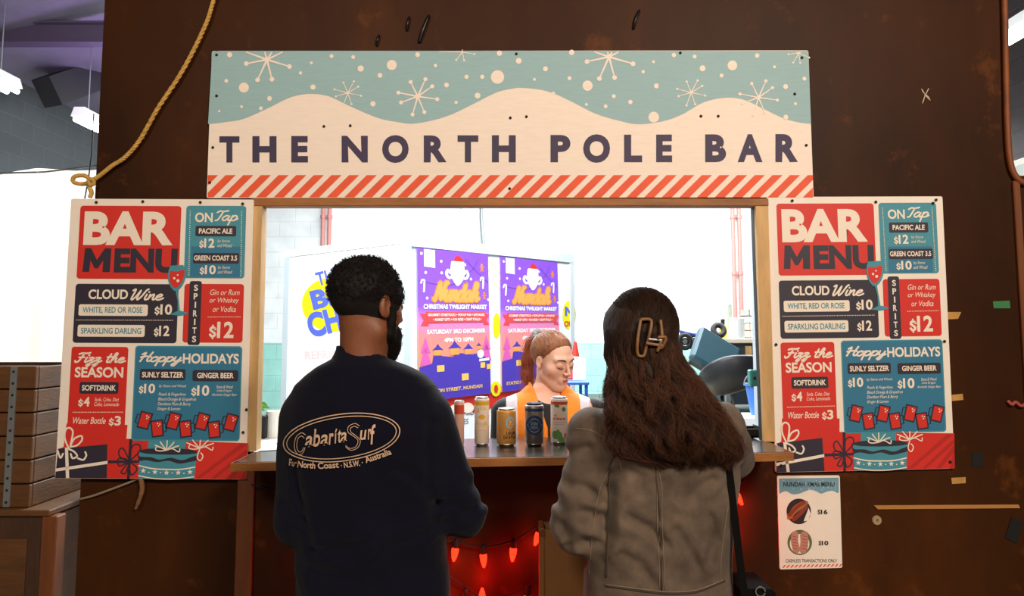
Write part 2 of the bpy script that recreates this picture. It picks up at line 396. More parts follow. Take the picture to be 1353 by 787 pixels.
# ================================================================== materials of the setting
def wall_paint():
    m = mat('brown_wall_paint', '4a2a18', rough=.5, spec=.12); nt = m.node_tree; N = nt.nodes; L = nt.links; p = N['Principled BSDF']
    tc = N.new('ShaderNodeTexCoord')
    def noise(scale, stretch, detail=6, rough=.6):
        mp = N.new('ShaderNodeMapping'); mp.inputs['Scale'].default_value = stretch; L.new(tc.outputs['Object'], mp.inputs[0])
        n = N.new('ShaderNodeTexNoise'); n.inputs['Scale'].default_value = scale; n.inputs['Detail'].default_value = detail; n.inputs['Roughness'].default_value = rough
        L.new(mp.outputs[0], n.inputs[0]); return n.outputs[0]
    def ramp(src, *st):
        r = N.new('ShaderNodeValToRGB'); e = r.color_ramp.elements
        e[0].position, e[0].color = st[0][0], (*lin(st[0][1]), 1); e[1].position, e[1].color = st[-1][0], (*lin(st[-1][1]), 1)
        for q, c in st[1:-1]: k = e.new(q); k.color = (*lin(c), 1)
        L.new(src, r.inputs[0]); return r.outputs[0]
    def mix(f, a, b):
        x = N.new('ShaderNodeMix'); x.data_type = 'RGBA'; L.new(f, x.inputs[0]); L.new(a, x.inputs[6])
        if isinstance(b, str): x.inputs[7].default_value = (*lin(b), 1)
        else: L.new(b, x.inputs[7])
        return x.outputs[2]
    base = ramp(noise(1.6, (1, 1, .45)), (.3, '2a1406'), (.55, '3d1f08'), (.75, '552c0d'))
    rust = ramp(noise(5, (1, 1, 1), 8, .7), (.58, '000000'), (.76, 'ffffff'))
    c = mix(rust, base, '683812')
    scr = ramp(noise(9, (.35, 1, 9), 3), (.74, '000000'), (.77, 'bbbbbb'))
    gate = ramp(noise(3, (1, 1, 1), 2), (.52, '000000'), (.6, 'ffffff'))
    g = N.new('ShaderNodeMix'); g.data_type = 'RGBA'; g.blend_type = 'MULTIPLY'; g.inputs[0].default_value = 1; L.new(scr, g.inputs[6]); L.new(gate, g.inputs[7])
    c = mix(g.outputs[2], c, '8a6a48')
    L.new(c, p.inputs['Base Color'])
    b = N.new('ShaderNodeBump'); b.inputs['Strength'].default_value = .12; b.inputs['Distance'].default_value = .002
    L.new(noise(60, (1, 1, 1), 4), b.inputs['Height']); L.new(b.outputs[0], p.inputs['Normal'])
    return m
def block_wall(name, ramp_z, axis, joint, bw, bh):
    """painted concrete blocks; ramp_z = [(z, colour), ...] bands of paint"""
    m = mat(name, 'ffffff', rough=.7); nt = m.node_tree; N = nt.nodes; L = nt.links; p = N['Principled BSDF']
    tc = N.new('ShaderNodeTexCoord'); sx = N.new('ShaderNodeSeparateXYZ'); L.new(tc.outputs['Object'], sx.inputs[0])
    cb = N.new('ShaderNodeCombineXYZ'); L.new(sx.outputs[axis], cb.inputs[0]); L.new(sx.outputs[2], cb.inputs[1])
    b = N.new('ShaderNodeTexBrick'); b.inputs['Scale'].default_value = 1; b.inputs['Brick Width'].default_value = bw; b.inputs['Row Height'].default_value = bh
    b.inputs['Mortar Size'].default_value = .012; b.inputs['Mortar Smooth'].default_value = .3
    b.inputs['Color1'].default_value = (.92, .92, .92, 1); b.inputs['Color2'].default_value = (1, 1, 1, 1); b.inputs['Mortar'].default_value = (joint, joint, joint, 1)
    L.new(cb.outputs[0], b.inputs[0])
    mr = N.new('ShaderNodeMapRange'); mr.inputs[1].default_value = 0; mr.inputs[2].default_value = 6; L.new(sx.outputs[2], mr.inputs[0])
    r = N.new('ShaderNodeValToRGB'); r.color_ramp.interpolation = 'CONSTANT'; e = r.color_ramp.elements
    e[0].position = 0; e[0].color = (*lin(ramp_z[0][1]), 1)
    if len(ramp_z) > 1: e[1].position = ramp_z[1][0] / 6; e[1].color = (*lin(ramp_z[1][1]), 1)
    else: e[1].color = e[0].color
    L.new(mr.outputs[0], r.inputs[0])
    n = N.new('ShaderNodeTexNoise'); n.inputs['Scale'].default_value = 3; n.inputs['Detail'].default_value = 8; L.new(tc.outputs['Object'], n.inputs[0])
    r2 = N.new('ShaderNodeValToRGB'); r2.color_ramp.elements[0].color = (.7, .7, .7, 1); r2.color_ramp.elements[0].position = .3; L.new(n.outputs[0], r2.inputs[0])
    cur = r.outputs[0]
    for s in (b.outputs[0], r2.outputs[0]):
        x = N.new('ShaderNodeMix'); x.data_type = 'RGBA'; x.blend_type = 'MULTIPLY'; x.inputs[0].default_value = 1; L.new(cur, x.inputs[6]); L.new(s, x.inputs[7]); cur = x.outputs[2]
    L.new(cur, p.inputs['Base Color'])
    bp = N.new('ShaderNodeBump'); bp.inputs['Strength'].default_value = .5; bp.inputs['Distance'].default_value = .02; bp.invert = True
    L.new(b.outputs['Fac'], bp.inputs['Height']); L.new(bp.outputs[0], p.inputs['Normal'])
    return m
M = {}
M['wall'] = wall_paint()
M['wood'] = mat('orange_pine', '9a5f22', rough=.55, vary=.35, vscale=5, stretch=(.6, 3, 3), bump=.2, bscale=30)
M['wood_v'] = mat('pale_pine', 'c9a066', rough=.55, vary=.25, vscale=6, stretch=(3, 3, .5), bump=.2, bscale=30)
M['batten'] = mat('rust_brown_timber', '6e3a12', rough=.6, vary=.25, vscale=6, stretch=(3, 3, .5))
M['black'] = mat('black_plastic', '0c0b0b', rough=.5)
M['dark'] = mat('dark_rubber', '191412', rough=.7)
M['white'] = mat('white_board', 'f1e6d8', rough=.55, vary=.03, vscale=14)
M['wht'] = mat('white_paint', 'eeeeea', rough=.5)
M['red'] = mat('red_print', 'd2281c', rough=.55)
M['teal'] = mat('teal_print', '3f8fa0', rough=.55)
M['blue'] = mat('blue_print', '2b7596', rough=.55)
M['navy'] = mat('navy_print', '2a2434', rough=.55)
M['cream'] = mat('cream_print', 'f0e2d0', rough=.55)
M['grey'] = mat('grey_steel', '8d9294', rough=.45, metal=.6)
M['chrome'] = mat('bright_steel', 'c8cacc', rough=.25, metal=1)
PR = [M['red'], M['teal'], M['navy'], M['cream'], M['blue'], M['white'], M['black']]     # 0..6
RED, TEAL, NAVY, CREAM, BLUE, WHITE, BLACK = range(7)

# ================================================================== the setting
def struct(o): o['kind'] = 'structure'; return o
def boxo(name, lo, hi, m, **k): return MB().box(lo, hi).build(name, m, **k)
xL, xR = W(337, 430, 0).x, W(1012, 430, 0).x
zT = W(676, 267, 0).z
cl, cr = W(307, 611, -.25), W(1046, 597, -.25)
def zc(x): return cl.z + (cr.z - cl.z) * (x - cl.x) / (cr.x - cl.x)
wx0, wx1 = W(121, 350, 0).x, W(1329, 100, 0).x
wx2 = wx1 + .9; zg = W(1336, 232, 0).z
b = MB(); zb = zc(0) - .05; ZT = 3.6
b.box((wx0, 0, 0), (xL, .03, ZT)); b.box((xR, 0, 0), (wx1, .03, ZT)); b.box((xL, 0, zT), (xR, .03, ZT)); b.box((xL, 0, 0), (xR, .03, zb)); b.box((wx1, 0, 0), (wx2, .03, zg))
struct(b.build('wall_front', M['wall']))
fl = struct(boxo('floor', (-5.4, -7, -.1), (6, 14.2, 0), mat('pale_concrete', '9c9890', rough=.55, vary=.12, vscale=2)))
struct(boxo('wall_back', (-5.4, 11.3, 0), (6, 11.5, 7), block_wall('painted_blocks', [(0, '9fd8cc'), (1.38, 'f2f5f4')], 0, .93, .55, .27)))
struct(boxo('wall_left', (-5.4, -7, 0), (-5.2, 11.3, 7), block_wall('grey_blocks', [(0, '353b3d')], 1, 1.35, .4, .2)))
struct(boxo('wall_right', (5.6, -7, 0), (5.8, 11.3, 7), block_wall('dark_blocks', [(0, '453a3a')], 1, .93, .55, .27)))
roof = MB(); zr = lambda x: 4.15 + (x + 5.4) * .22
roof.add([(-5.4, -1, zr(-5.4)), (6, -1, zr(6)), (6, 11.5, zr(6)), (-5.4, 11.5, zr(-5.4)), (-5.4, -1, zr(-5.4) + .1), (6, -1, zr(6) + .1), (6, 11.5, zr(6) + .1), (-5.4, 11.5, zr(-5.4) + .1)],
         [(0, 3, 2, 1), (4, 5, 6, 7), (0, 1, 5, 4), (1, 2, 6, 5), (2, 3, 7, 6), (3, 0, 4, 7)])
struct(roof.build('ceiling', mat('grey_roof_sheet', '6a6274', rough=.5, vary=.15, vscale=3)))
dk = mat('dark_dock_floor', '4d4a46', rough=.5, vary=.2, vscale=3)
struct(boxo('floor_dock', (1.15, 3.2, 0), (5.6, 11.3, .5), dk))
# frame of the serving hatch
hz0, hz1 = W(676, 273, -.01).z, W(676, 262.5, -.01).z
struct(MB().box((W(335, 268, 0).x, -.022, hz0), (W(1013, 268, 0).x, .03, hz1), bev=.003).build('trim_header', M['wood']))
def jamb(name, t0, t1, b0, b1, dk0, dk1):
    y0, y1 = -.022, .03; A = [W(t0, 274, y0), W(t1, 274, y0), W(b1, 592, y0), W(b0, 592, y0)]
    zt, zz = hz0, zc(A[3].x) + .001
    f = [Vector((p.x, y0, z)) for p, z in zip(A, (zt, zt, zz, zz))]; bk = [Vector((p.x, y1, p.z)) for p in f]
    m = MB().prism(f, bk)
    A = [W(dk0[0], 274, 0), W(dk0[1], 274, 0), W(dk1[1], 592, 0), W(dk1[0], 592, 0)]
    f = [Vector((p.x, .0, z)) for p, z in zip(A, (zt, zt, zz, zz))]; m.prism(f, [Vector((p.x, .032, p.z)) for p in f], 1)
    struct(m.build(name, [M['wood_v'], M['dark']]))
jamb('trim_left', 334, 346.5, 326.5, 338.5, (346.5, 348.5), (338.5, 341))
jamb('trim_right', 998.5, 1015, 1010, 1024.5, (995.5, 998.5), (1007, 1010))
# timber batten under the counter, corner post and rail of the panel wall
z = zc(cl.x) - .03
x0, x1 = W(314, 700, 0).x, W(336, 700, 0).x
struct(MB().box((x0, -.018, 0), (x1, 0, z), bev=.003).build('trim_batten', M['batten']))
pts = [W(1329, 0, -.02), W(1331, 90, -.02), W(1333, 170, -.02), W(1337, 215, -.02), W(1346, 235, -.02), W(1358, 242, -.02)]
pts = [Vector((p.x, -.012, p.z)) for p in curve_pts(pts, 6)]; pts = [Vector((pts[0].x, -.012, ZT))] + pts
struct(MB().tube(pts, .011, 6).build('trim_edge', mat('rusty_edge', '7a4016', rough=.6, vary=.3, vscale=12), smooth=True))
p0 = W(1344, 260, -.01)
struct(MB().box((p0.x - .012, -.014, 0), (p0.x + .012, 0, zg - .02), bev=.003).build('trim_post', M['batten']))

# ================================================================== bar counter
top = mat('dark_laminate_top', '2e211b', rough=.22, vary=.25, vscale=9, stretch=(1, 4, 1), spec=.6)
cn = empty('bar_counter', (0, -.1, 0), label='dark gloss bar counter with orange timber edge across the serving hatch', cat='counter')
T = .024
out = [(cl.x, -.243), (cr.x, -.243), (cr.x, -.028), (xR - .03, -.028), (xR - .03, .2), (xL + .03, .2), (xL + .03, -.028), (cl.x, -.028)]
MB().prism([Vector((x, y, zc(x))) for x, y in out], [Vector((x, y, zc(x) - T)) for x, y in out]).build('worktop', top, cn)
e = [(cl.x - .006, -.25), (cr.x + .006, -.25), (cr.x + .006, -.028), (cr.x, -.028), (cr.x, -.243), (cl.x, -.243), (cl.x, -.028), (cl.x - .006, -.028)]
MB().prism([Vector((x, y, zc(x) - .0015)) for x, y in e], [Vector((x, y, zc(x) - T - .002)) for x, y in e]).build('edging', M['wood'], cn, label='orange timber edging strip')

# ================================================================== boards
NY = Vector((0, -1, 0))
def slab(name, corners, t, m, parent, bev=.0, **k):
    """a board: front corners TL TR BR BL, t thick"""
    c = [Vector(q) for q in corners]; cen = sum(c, Vector()) / 4; P = []
    for i in range(4):
        a, o, d = c[i - 1], c[i], c[(i + 1) % 4]; e1 = (a - o).normalized(); e2 = (d - o).normalized(); r_ = .006
        for q in range(4):
            s = q / 3; P.append(o + e1 * r_ * (1 - s) ** 2 + e2 * r_ * s ** 2)
    return MB().prism(P, [p - NY * t for p in P]).build(name, m, parent, **k)
def screws(parent, pts, y, m=None):
    for px, py in pts:
        c = W(px, py, y); MB().lathe([(.0001, .003), (.003, .0028), (.0045, .0012), (.005, -.001)], c, 10, M=Matrix.Rotation(R(90), 3, 'X')).build('screw', m or M['dark'], parent, smooth=True)
# --- the name board
ys = -.014
sg = [W(280, 67.5, ys), W(1068, 66.5, ys), W(1075, 260.5, ys), W(273, 261.5, ys)]
sb = empty('bar_sign', (0, ys, sg[3].z), label='long snowy name board reading THE NORTH POLE BAR above the hatch', cat='sign')
M['sign_white'] = mat('whitewashed_ply', 'f3e3d3', rough=.6, vary=.035, vscale=18, stretch=(1, 1, 6))
M['sign_teal'] = mat('sky_teal_print', '93b6ba', rough=.6, vary=.05, vscale=20, stretch=(1, 1, 8))
M['sign_red'] = mat('stripe_red_print', 'e8552a', rough=.6, vary=.08, vscale=20)
M['sign_navy'] = mat('letter_navy_print', '35294a', rough=.6, vary=.08, vscale=30)
slab('panel', sg, .013, M['sign_white'], sb)
fs = lambda x, y, h: W(x, y, ys) + NY * (h + .0006)
c6 = lambda x, y: (260 + x / 3.221, 50 + y / 3.221)
c7 = lambda x, y: (660 + x / 3.147, 50 + y / 3.147)
SP = [M['sign_teal'], M['sign_white'], M['sign_navy'], M['sign_red']]
pr = Print(fs)
hill = [(275, 164), (299, 161), (322, 157), (353, 143.5), (384, 128.5), (409, 124), (434, 127), (462, 140), (499, 155.5), (525, 161), (549, 163), (589, 154), (626, 137), (655, 122.5), (675, 117.3), (692, 116), (723.5, 120.5), (755, 134), (787, 150), (819, 159.6), (844, 164), (876, 160), (901.5, 151), (930, 135), (959, 129), (984, 132), (1009.5, 144), (1035, 156), (1055, 161.5), (1071.6, 163.5)]
hp = [(p.x, p.y) for p in curve_pts(hill, 5)]
pr.poly([(280.5, 68.3)] + [(x, 67.2 + (280 - x) * .00) for x in range(290, 1066, 40)] + [(1067.6, 67.2)] + hp[::-1], 0)
pr.top(); dots = []
for x, y, r_ in [(140,72,11),(574,78,8),(666,82,8),(940,72,10),(1288,66,11),(830,116,21),(698,131,13),(780,160,10),(488,107,6),(442,150,7),(495,210,11),(201,212,21),(126,183,8),(310,258,10),(191,293,6),(273,300,8),(96,312,5),(750,281,11),(1063,201,10),(1148,166,9),(1215,166,9),(1280,167,28),(1195,246,12),(1104,275,7),(1016,118,7)]: dots.append((*c6(x, y), r_ / 3.2))
for x, y, r_ in [(80,96,12),(191,129,10),(300,61,11),(145,173,6),(291,168,8),(366,199,21),(224,231,7),(361,277,6),(441,285,8),(475,243,8),(544,267,9),(640,100,6),(597,141,7),(652,200,10),(725,72,9),(811,78,8),(844,127,12),(923,157,8),(968,115,20),(1071,74,9),(1143,121,6),(1189,203,10),(1230,274,6),(1190,330,10),(1267,170,8),(641,330,22)]: dots.append((*c7(x, y), r_ / 3.15))
for x, y, r_ in dots: pr.ell(x, y, r_, r_ * 1.03, 1, 20)
pr.top(); rnd = random.Random(4)
for x, y, r_, a0, w_ in [(353, 79, 31, 25, 2.2), (611, 65.5, 17, 30, 1.0), (459.6, 123, 18, 20, 1.0), (552, 127.6, 26, 16, 1.9), (804.6, 75.4, 33, 24, 2.2), (913, 122.5, 19, 20, 1.1), (1002, 129, 25, 16, 1.5), (1055, 70.6, 15, 30, .9)]:
    for k in range(8):
        a = R(a0 + 45 * k + (-8, 6, 0, 9, -5, 3, 8, -6)[k]); q = r_ * (1, .86, .95, .9, 1, .82, .96, .9)[k]
        ex, ey = x + q * math.cos(a), y + q * math.sin(a)
        if ey < 68.5: t = (68.8 - y) / (ey - y) if abs(ey - y) > .1 else 0; ex, ey = x + (ex - x) * max(0, t), y + (ey - y) * max(0, t); cut = True
        else: cut = False
        pr.line([(x, max(y, 68.8)), (ex, ey)], [w_ * 1.3, w_ * .7], 1, dots=False)
        if not cut and ey > 71: pr.ell(ex, ey, w_ * 1.45, w_ * 1.45, 1, 12)
    if y > 70: pr.ell(x, y, w_ * 1.7, w_ * 1.7, 1, 12)
pr.build('sky_print', SP, sb, label='teal snowy sky with white flakes')
pr = Print(fs, base=1)
for ch, x0, x1 in [('T',290,316.5),('H',333.6,365.5),('E',385,407),('N',451.5,486),('O',505,540),('R',560,590),('T',604.6,632),('H',650,681.5),('P',727.4,753.7),('O',770.6,806),('L',824.6,848.4),('E',867,888),('B',931.7,959.3),('A',974.6,1007.3),('R',1024.5,1054)]:
    t = (x0 - 290) / 764; o = .7 if ch == 'O' else 0
    pr.text(ch, x0, 180 - 3 * t - o, x1, 214.6 - t * .6 + o, 2, off=.1)
    pr.build('letter', SP, sb, label='dark navy capital'); pr = Print(fs, base=1)
pr = Print(fs, base=1); y0, y1, sh = 231.3, 260.5, 29.5
def clipx(P, a, bq):
    for lim, sgn in ((a, 1), (bq, -1)):
        o = []
        for i in range(len(P)):
            p, q = P[i], P[(i + 1) % len(P)]; ip, iq = (p[0] - lim) * sgn >= 0, (q[0] - lim) * sgn >= 0
            if ip: o.append(p)
            if ip != iq: t = (lim - p[0]) / (q[0] - p[0]); o.append((lim, p[1] + (q[1] - p[1]) * t))
        P = o
        if not P: return P
    return P
for k in range(-1, 36):
    x = 298.2 + 23.3 * (k - 1); P = clipx([(x, y0), (x + 13.3, y0), (x + 13.3 - sh, y1), (x - sh, y1)], 274.6, 1074)
    if len(P) > 2: pr.poly(P, 3)
pr.build('stripe_border', SP, sb, label='slanted red candy stripes')
screws(sb, [c6(84, 72), c6(84, 246), c6(68, 466), c6(653, 373), c6(541, 376), c7(70, 66), c7(752, 62), c7(1258, 82), c7(1228, 233), c7(112, 327), c7(45, 332), c7(838, 325), c7(910, 325), c7(1276, 446), c7(42, 626), (277, 241)], ys - .0025)

# --- the two drinks menus: one print, drawn flat in the board's own units
c3 = lambda x, y: (1000 + x / 3.746, 250 + y / 3.746)
c4 = lambda x, y: (1000 + x / 3.661, 445 + y / 3.661)
RC = [(1012.8, 260), (1245.2, 259.3), (1261.4, 618.7), (1025, 624)]
def to_uv(px, py):
    u = v = .5
    for _ in range(12):
        a = [(1 - u) * (1 - v), u * (1 - v), u * v, (1 - u) * v]; X = sum(k * q[0] for k, q in zip(a, RC)); Y = sum(k * q[1] for k, q in zip(a, RC))
        u += (px - X) / 234 - (py - Y) * (-14 / 360) / 234 * -1 * -1; v += (py - Y) / 360
    return u, v
BW, BH = 234.0, 361.0
def A3(x, y): u, v = to_uv(*c3(x, y)); return u * BW, v * BH
def A4(x, y): u, v = to_uv(*c4(x, y)); return u * BW, v * BH
def menu_print(fn, board, sticker):
    q = quadmap(fn, NY, .0006); f = lambda x, y, h: q(x / BW, y / BH, h)
    def part(): return Print(f)
    def rr(p, A, x0, y0, x1, y1, r_, m): a, c = A(x0, y0), A(x1, y1); p.rrect(a[0], a[1], c[0], c[1], r_, m)
    def tx(p, A, s, x0, y0, x1, y1, m, **k): a, c = A(x0, y0), A(x1, y1); p.text(s, a[0], a[1], c[0], c[1], m, **k)
    def sc(p, A, s, x0, y0, x1, y1, m, wd, **k): a, c = A(x0, y0), A(x1, y1); p.script(s, a[0], a[1], c[0], c[1], m, wd, **k)
    B = .06
    p = part(); rr(p, A3, 96, 72, 592, 432, 4, RED); p.top(); tx(p, A3, 'BAR', 120, 100, 550, 266, CREAM, off=.085); p.poly([A3(*v) for v in ((134, 402), (137, 284), (166, 284), (198, 342), (231, 284), (262, 284), (264, 402), (229, 402), (228, 344), (205, 384), (190, 384), (168, 344), (166, 402))], NAVY); tx(p, A3, 'ENU', 278, 284, 582, 402, NAVY, off=.1)
    p.build('heading_panel', PR, board, label='red heading panel reading BAR MENU')
    p = part(); rr(p, A3, 601, 68, 902, 424, 4, TEAL); p.top()
    for k in range(32):
        for xa, xb in ((621, 639), (866, 885)): a = A3(xa + (xb - xa) * k / 31, 95 + (405 - 90) * k / 31); p.ell(a[0], a[1], .7, .7, CREAM, 6)
    if sticker: rr(p, A3, 640, 270, 880, 418, 1, BLUE); p.top()
    else: rr(p, A3, 648, 290, 872, 420, 1, BLUE); p.top()
    tx(p, A3, 'ON', 646, 102, 732, 150, CREAM, off=B); sc(p, A3, 'Tap', 742, 92, 852, 162, CREAM, 2.1)
    rr(p, A3, 653, 168, 848, 218, 2, NAVY); rr(p, A3, 652, 302, 872, 352, 2, NAVY); p.top()
    tx(p, A3, 'PACIFIC ALE', 670, 180, 830, 206, CREAM, off=B); tx(p, A3, '$12', 676, 230, 750, 276, CREAM, off=B); tx(p, A3, 'by Stone', 762, 235, 822, 252, CREAM, shear=.25); tx(p, A3, 'and Wood', 762, 256, 834, 272, CREAM, shear=.25)
    tx(p, A3, 'GREEN COAST 3.5', 657, 314, 862, 338, CREAM, off=B); tx(p, A3, '$10', 688, 362, 766, 406, CREAM, off=B); tx(p, A3, 'by Stone', 774, 364, 832, 382, CREAM, shear=.25); tx(p, A3, 'and Wood', 774, 386, 844, 402, CREAM, shear=.25)
    p.build('tap_panel', PR, board, label='teal panel headed ON Tap')
    p = part(); rr(p, A3, 108, 461, 606, 744, 4, NAVY); p.top(); tx(p, A3, 'CLOUD', 172, 488, 360, 534, CREAM, off=B); sc(p, A3, 'Wine', 376, 484, 528, 534, CREAM, 2.2)
    rr(p, A3, 132, 562, 460, 614, 2.5, CREAM); rr(p, A3, 136, 662, 454, 716, 2.5, CREAM); p.dotted(A3(128, 639), A3(580, 633), 56, 1.3, CREAM)
    tx(p, A3, '$10', 490, 556, 574, 606, CREAM, off=B); tx(p, A3, '$12', 496, 660, 570, 710, CREAM, off=B); p.top()
    tx(p, A3, 'WHITE, RED OR ROSE', 151, 574, 434, 604, TEAL, off=.035); tx(p, A3, 'SPARKLING DARLING', 153, 676, 437, 702, TEAL, off=.035)
    p.build('wine_panel', PR, board, label='dark navy panel headed CLOUD Wine')
    p = part(); rr(p, A3, 622, 454, 916, 736, 4, RED); p.top(); rr(p, A3, 646, 440, 716, 750, 3, NAVY)
    for s, y in zip(('Gin or Rum', 'or Whiskey', 'or Vodka'), (480, 520, 562)): tx(p, A3, s, 746 + (y > 550) * 18, y, 886 - (y > 550) * 12, y + 30 - (y != 520) * 4, CREAM, shear=.25)
    p.dotted(A3(746, 614), A3(896, 611), 20, 1.3, CREAM); tx(p, A3, '$12', 754, 636, 872, 714, CREAM, off=B); p.top()
    for k, s in enumerate('SPIRITS'):
        x = 678 + k * 1.7; y = 458 + k * 41.5; d = 4 if s == 'I' else 10; tx(p, A3, s, x - d, y, x + d, y + 30, CREAM, off=B)
    p.build('spirits_panel', PR, board, label='red panel headed SPIRITS')
    p = Print(f, base=4)                                   # wine glass over the joints of the panels
    bowl = curve_pts([(547, 366), (541, 410), (548, 450), (566, 480), (582, 490), (600, 480), (618, 452), (625, 412), (610, 362)], 5)
    p.poly([A3(v.x, v.y) for v in bowl], TEAL); p.line([A3(588, 486), A3(600, 540), A3(606, 592)], [3, 1.6, 3], TEAL)
    p.poly([A3(*v) for v in ((562, 606), (598, 588), (614, 586), (654, 596), (640, 604), (610, 610))], TEAL); p.top()
    p.poly([A3(v.x, v.y) for v in curve_pts([(551, 392), (548, 420), (556, 450), (580, 476), (604, 456), (617, 420), (615, 386), (585, 394)], 5)], RED); p.top()
    for x, y, q_ in ((573, 428, 1.6), (588, 412, 1.1), (591, 440, 2)): a = A3(x, y); p.ell(a[0], a[1], q_, q_, CREAM, 10)
    p.build('wine_glass_print', PR, board, label='printed teal glass of red wine')
    # lower half, first the illustration
    p = part(); a, c_, d_ = A4(92, 450), A4(955, 470), A4(956, 634); p.poly([A4(122, 400), A4(400, 400), A4(400, 464), A4(955, 470), A4(957, 635), A4(93, 654), A4(94, 520), A4(118, 510)], RED); p.top()
    for k in range(4): p.poly([A4(730 + k * 68, 636), A4(752 + k * 68, 635), A4(min(955, 950 + k * 60), 476 + k * 40), A4(min(955, 920 + k * 30), 474 + k * 24)], 7)
    p.poly([A4(94, 518), A4(316, 492), A4(327, 648), A4(93, 654)], NAVY); p.poly([A4(502, 466), A4(672, 466), A4(672, 520), A4(502, 520)], TEAL)
    p.poly([A4(414, 464), A4(428, 464), A4(431, 648), A4(418, 648)], NAVY); p.poly([A4(326, 566), A4(470, 562), A4(470, 574), A4(326, 580)], NAVY)
    for lp in ([(424, 566), (390, 510), (372, 520), (380, 550), (424, 566)], [(424, 566), (430, 500), (460, 490), (466, 520), (424, 566)], [(424, 568), (380, 590), (370, 560), (400, 556), (424, 568)], [(424, 568), (400, 600), (390, 620), (410, 622), (424, 568)], [(424, 568), (460, 600), (440, 630), (428, 610), (424, 568)]):
        p.line([A4(v.x, v.y) for v in curve_pts(lp, 6)], 1.8, NAVY)
    p.top(); p.poly([A4(v.x, v.y) for v in curve_pts([(466, 520), (520, 508), (600, 504), (680, 508), (728, 520)], 4)] + [A4(722, 640), A4(470, 645)], TEAL); p.top()
    p.poly([A4(v.x, v.y) for v in curve_pts([(456, 520), (500, 508), (600, 502), (690, 506), (730, 518), (690, 528), (600, 532), (500, 530), (456, 520)], 4)], NAVY)
    p.poly([A4(v.x, v.y) for v in curve_pts([(456, 524), (470, 544), (520, 546), (560, 556), (610, 546), (660, 556), (700, 542), (728, 532)], 4)] + [A4(v.x, v.y) for v in curve_pts([(727, 556), (700, 562), (650, 572), (600, 560), (550, 568), (500, 560), (466, 566)], 4)], NAVY)
    p.line([A4(v.x, v.y) for v in curve_pts([(468, 586), (530, 598), (600, 600), (660, 598), (722, 586)], 4)], 1.6, CREAM); p.line([A4(v.x, v.y) for v in curve_pts([(470, 632), (530, 642), (600, 644), (660, 640), (722, 630)], 4)], 1.4, CREAM)
    for k in range(5):
        sx, sy = A4(490 + k * 53, 609 + 6 * math.sin(math.pi * k / 4)); P = []
        for i in range(10): q_ = (3.6, 1.5)[i % 2]; P.append((sx + q_ * math.sin(i * .6283), sy - q_ * math.cos(i * .6283)))
        p.poly(P, CREAM); a = A4(516 + k * 53, 616); 
        if k < 4: p.ell(a[0], a[1], .9, .9, CREAM, 8)
    p.top()
    W_ = 2.2
    for lp in ([(146, 520), (122, 470), (122, 430), (140, 420), (156, 440), (150, 500)], [(150, 505), (165, 470), (195, 456), (200, 475), (180, 500), (150, 508)], [(150, 520), (170, 530), (185, 550), (165, 560), (155, 540)], [(190, 560), (215, 566), (226, 545), (220, 530)], [(94, 526), (110, 560), (120, 540)]):
        p.line([A4(v.x, v.y) for v in curve_pts(lp, 6)], W_, CREAM)
    p.poly([A4(126, 512), A4(140, 512), A4(158, 652), A4(143, 653)], CREAM); p.poly([A4(93, 610), A4(324, 568), A4(325, 582), A4(93, 624)], CREAM)
    for cx_, cy_, sp in ((588, 512, 62), (738, 500, 70)):
        for k in range(5):
            a_ = R(-150 + 30 * k); e_ = (cx_ + sp * math.cos(a_), max(462, cy_ + sp * .7 * math.sin(a_)))
            p.line([A4(v.x, v.y) for v in curve_pts([(cx_, cy_), ((cx_ + e_[0]) / 2 + 6 * (k - 2), (cy_ + e_[1]) / 2 - 6), e_], 5)], 1.5, CREAM)
        p.line([A4(v.x, v.y) for v in curve_pts([(cx_, cy_), (cx_ + 26, cy_ - 8), (cx_ + 56, cy_ + 6), (cx_ + 60, cy_ - 8)], 6)], 1.4, CREAM); p.line([A4(v.x, v.y) for v in curve_pts([(cx_, cy_), (cx_ - 30, cy_ + 4), (cx_ - 50, cy_ - 2), (cx_ - 44, cy_ - 20)], 6)], 1.4, CREAM)
    p.line([A4(v.x, v.y) for v in curve_pts([(738, 505), (730, 540), (745, 556), (755, 535), (745, 520)], 6)], 1.4, CREAM)
    p.build('gift_print', PR + [mat('deep_red_print', 'b3201a', rough=.55)], board, label='printed red, navy and teal gift boxes with ribbons')
    p = Print(f, base=1); rr(p, A4, 114, 38, 390, 462, 3.5, RED); p.top(); sc(p, A4, 'Fizz the', 134, 66, 366, 126, CREAM, 2.2); tx(p, A4, 'SEASON', 138, 134, 362, 180, CREAM, off=B)
    rr(p, A4, 166, 204, 346, 256, 2.5, NAVY); tx(p, A4, '$4', 166, 274, 220, 318, CREAM, off=B); tx(p, A4, 'Soda, Coke, Diet', 240, 276, 352, 294, CREAM, shear=.25); tx(p, A4, 'Coke, Lemonade', 240, 298, 354, 316, CREAM, shear=.25)
    p.dotted(A4(148, 347), A4(374, 341), 30, 1.4, CREAM); tx(p, A4, 'Water Bottle', 150, 370, 300, 398, CREAM, shear=.25, off=.015); tx(p, A4, '$3', 313, 360, 370, 404, CREAM, off=B); p.top()
    tx(p, A4, 'SOFTDRINK', 178, 218, 334, 242, CREAM, off=B); p.build('softdrink_panel', PR, board, label='red panel headed Fizz the SEASON')
    p = Print(f, base=2); rr(p, A4, 406, 28, 916, 462, 4, TEAL); p.top(); rr(p, A4, 412, 34, 910, 456, 3.5, BLUE); p.top()
    sc(p, A4, 'Hoppy', 432, 58, 624, 118, CREAM, 2.2); tx(p, A4, 'HOLIDAYS', 628, 60, 886, 104, CREAM, off=B)
    rr(p, A4, 437, 137, 648, 186, 2.5, NAVY); rr(p, A4, 678, 137, 889, 186, 2.5, NAVY)
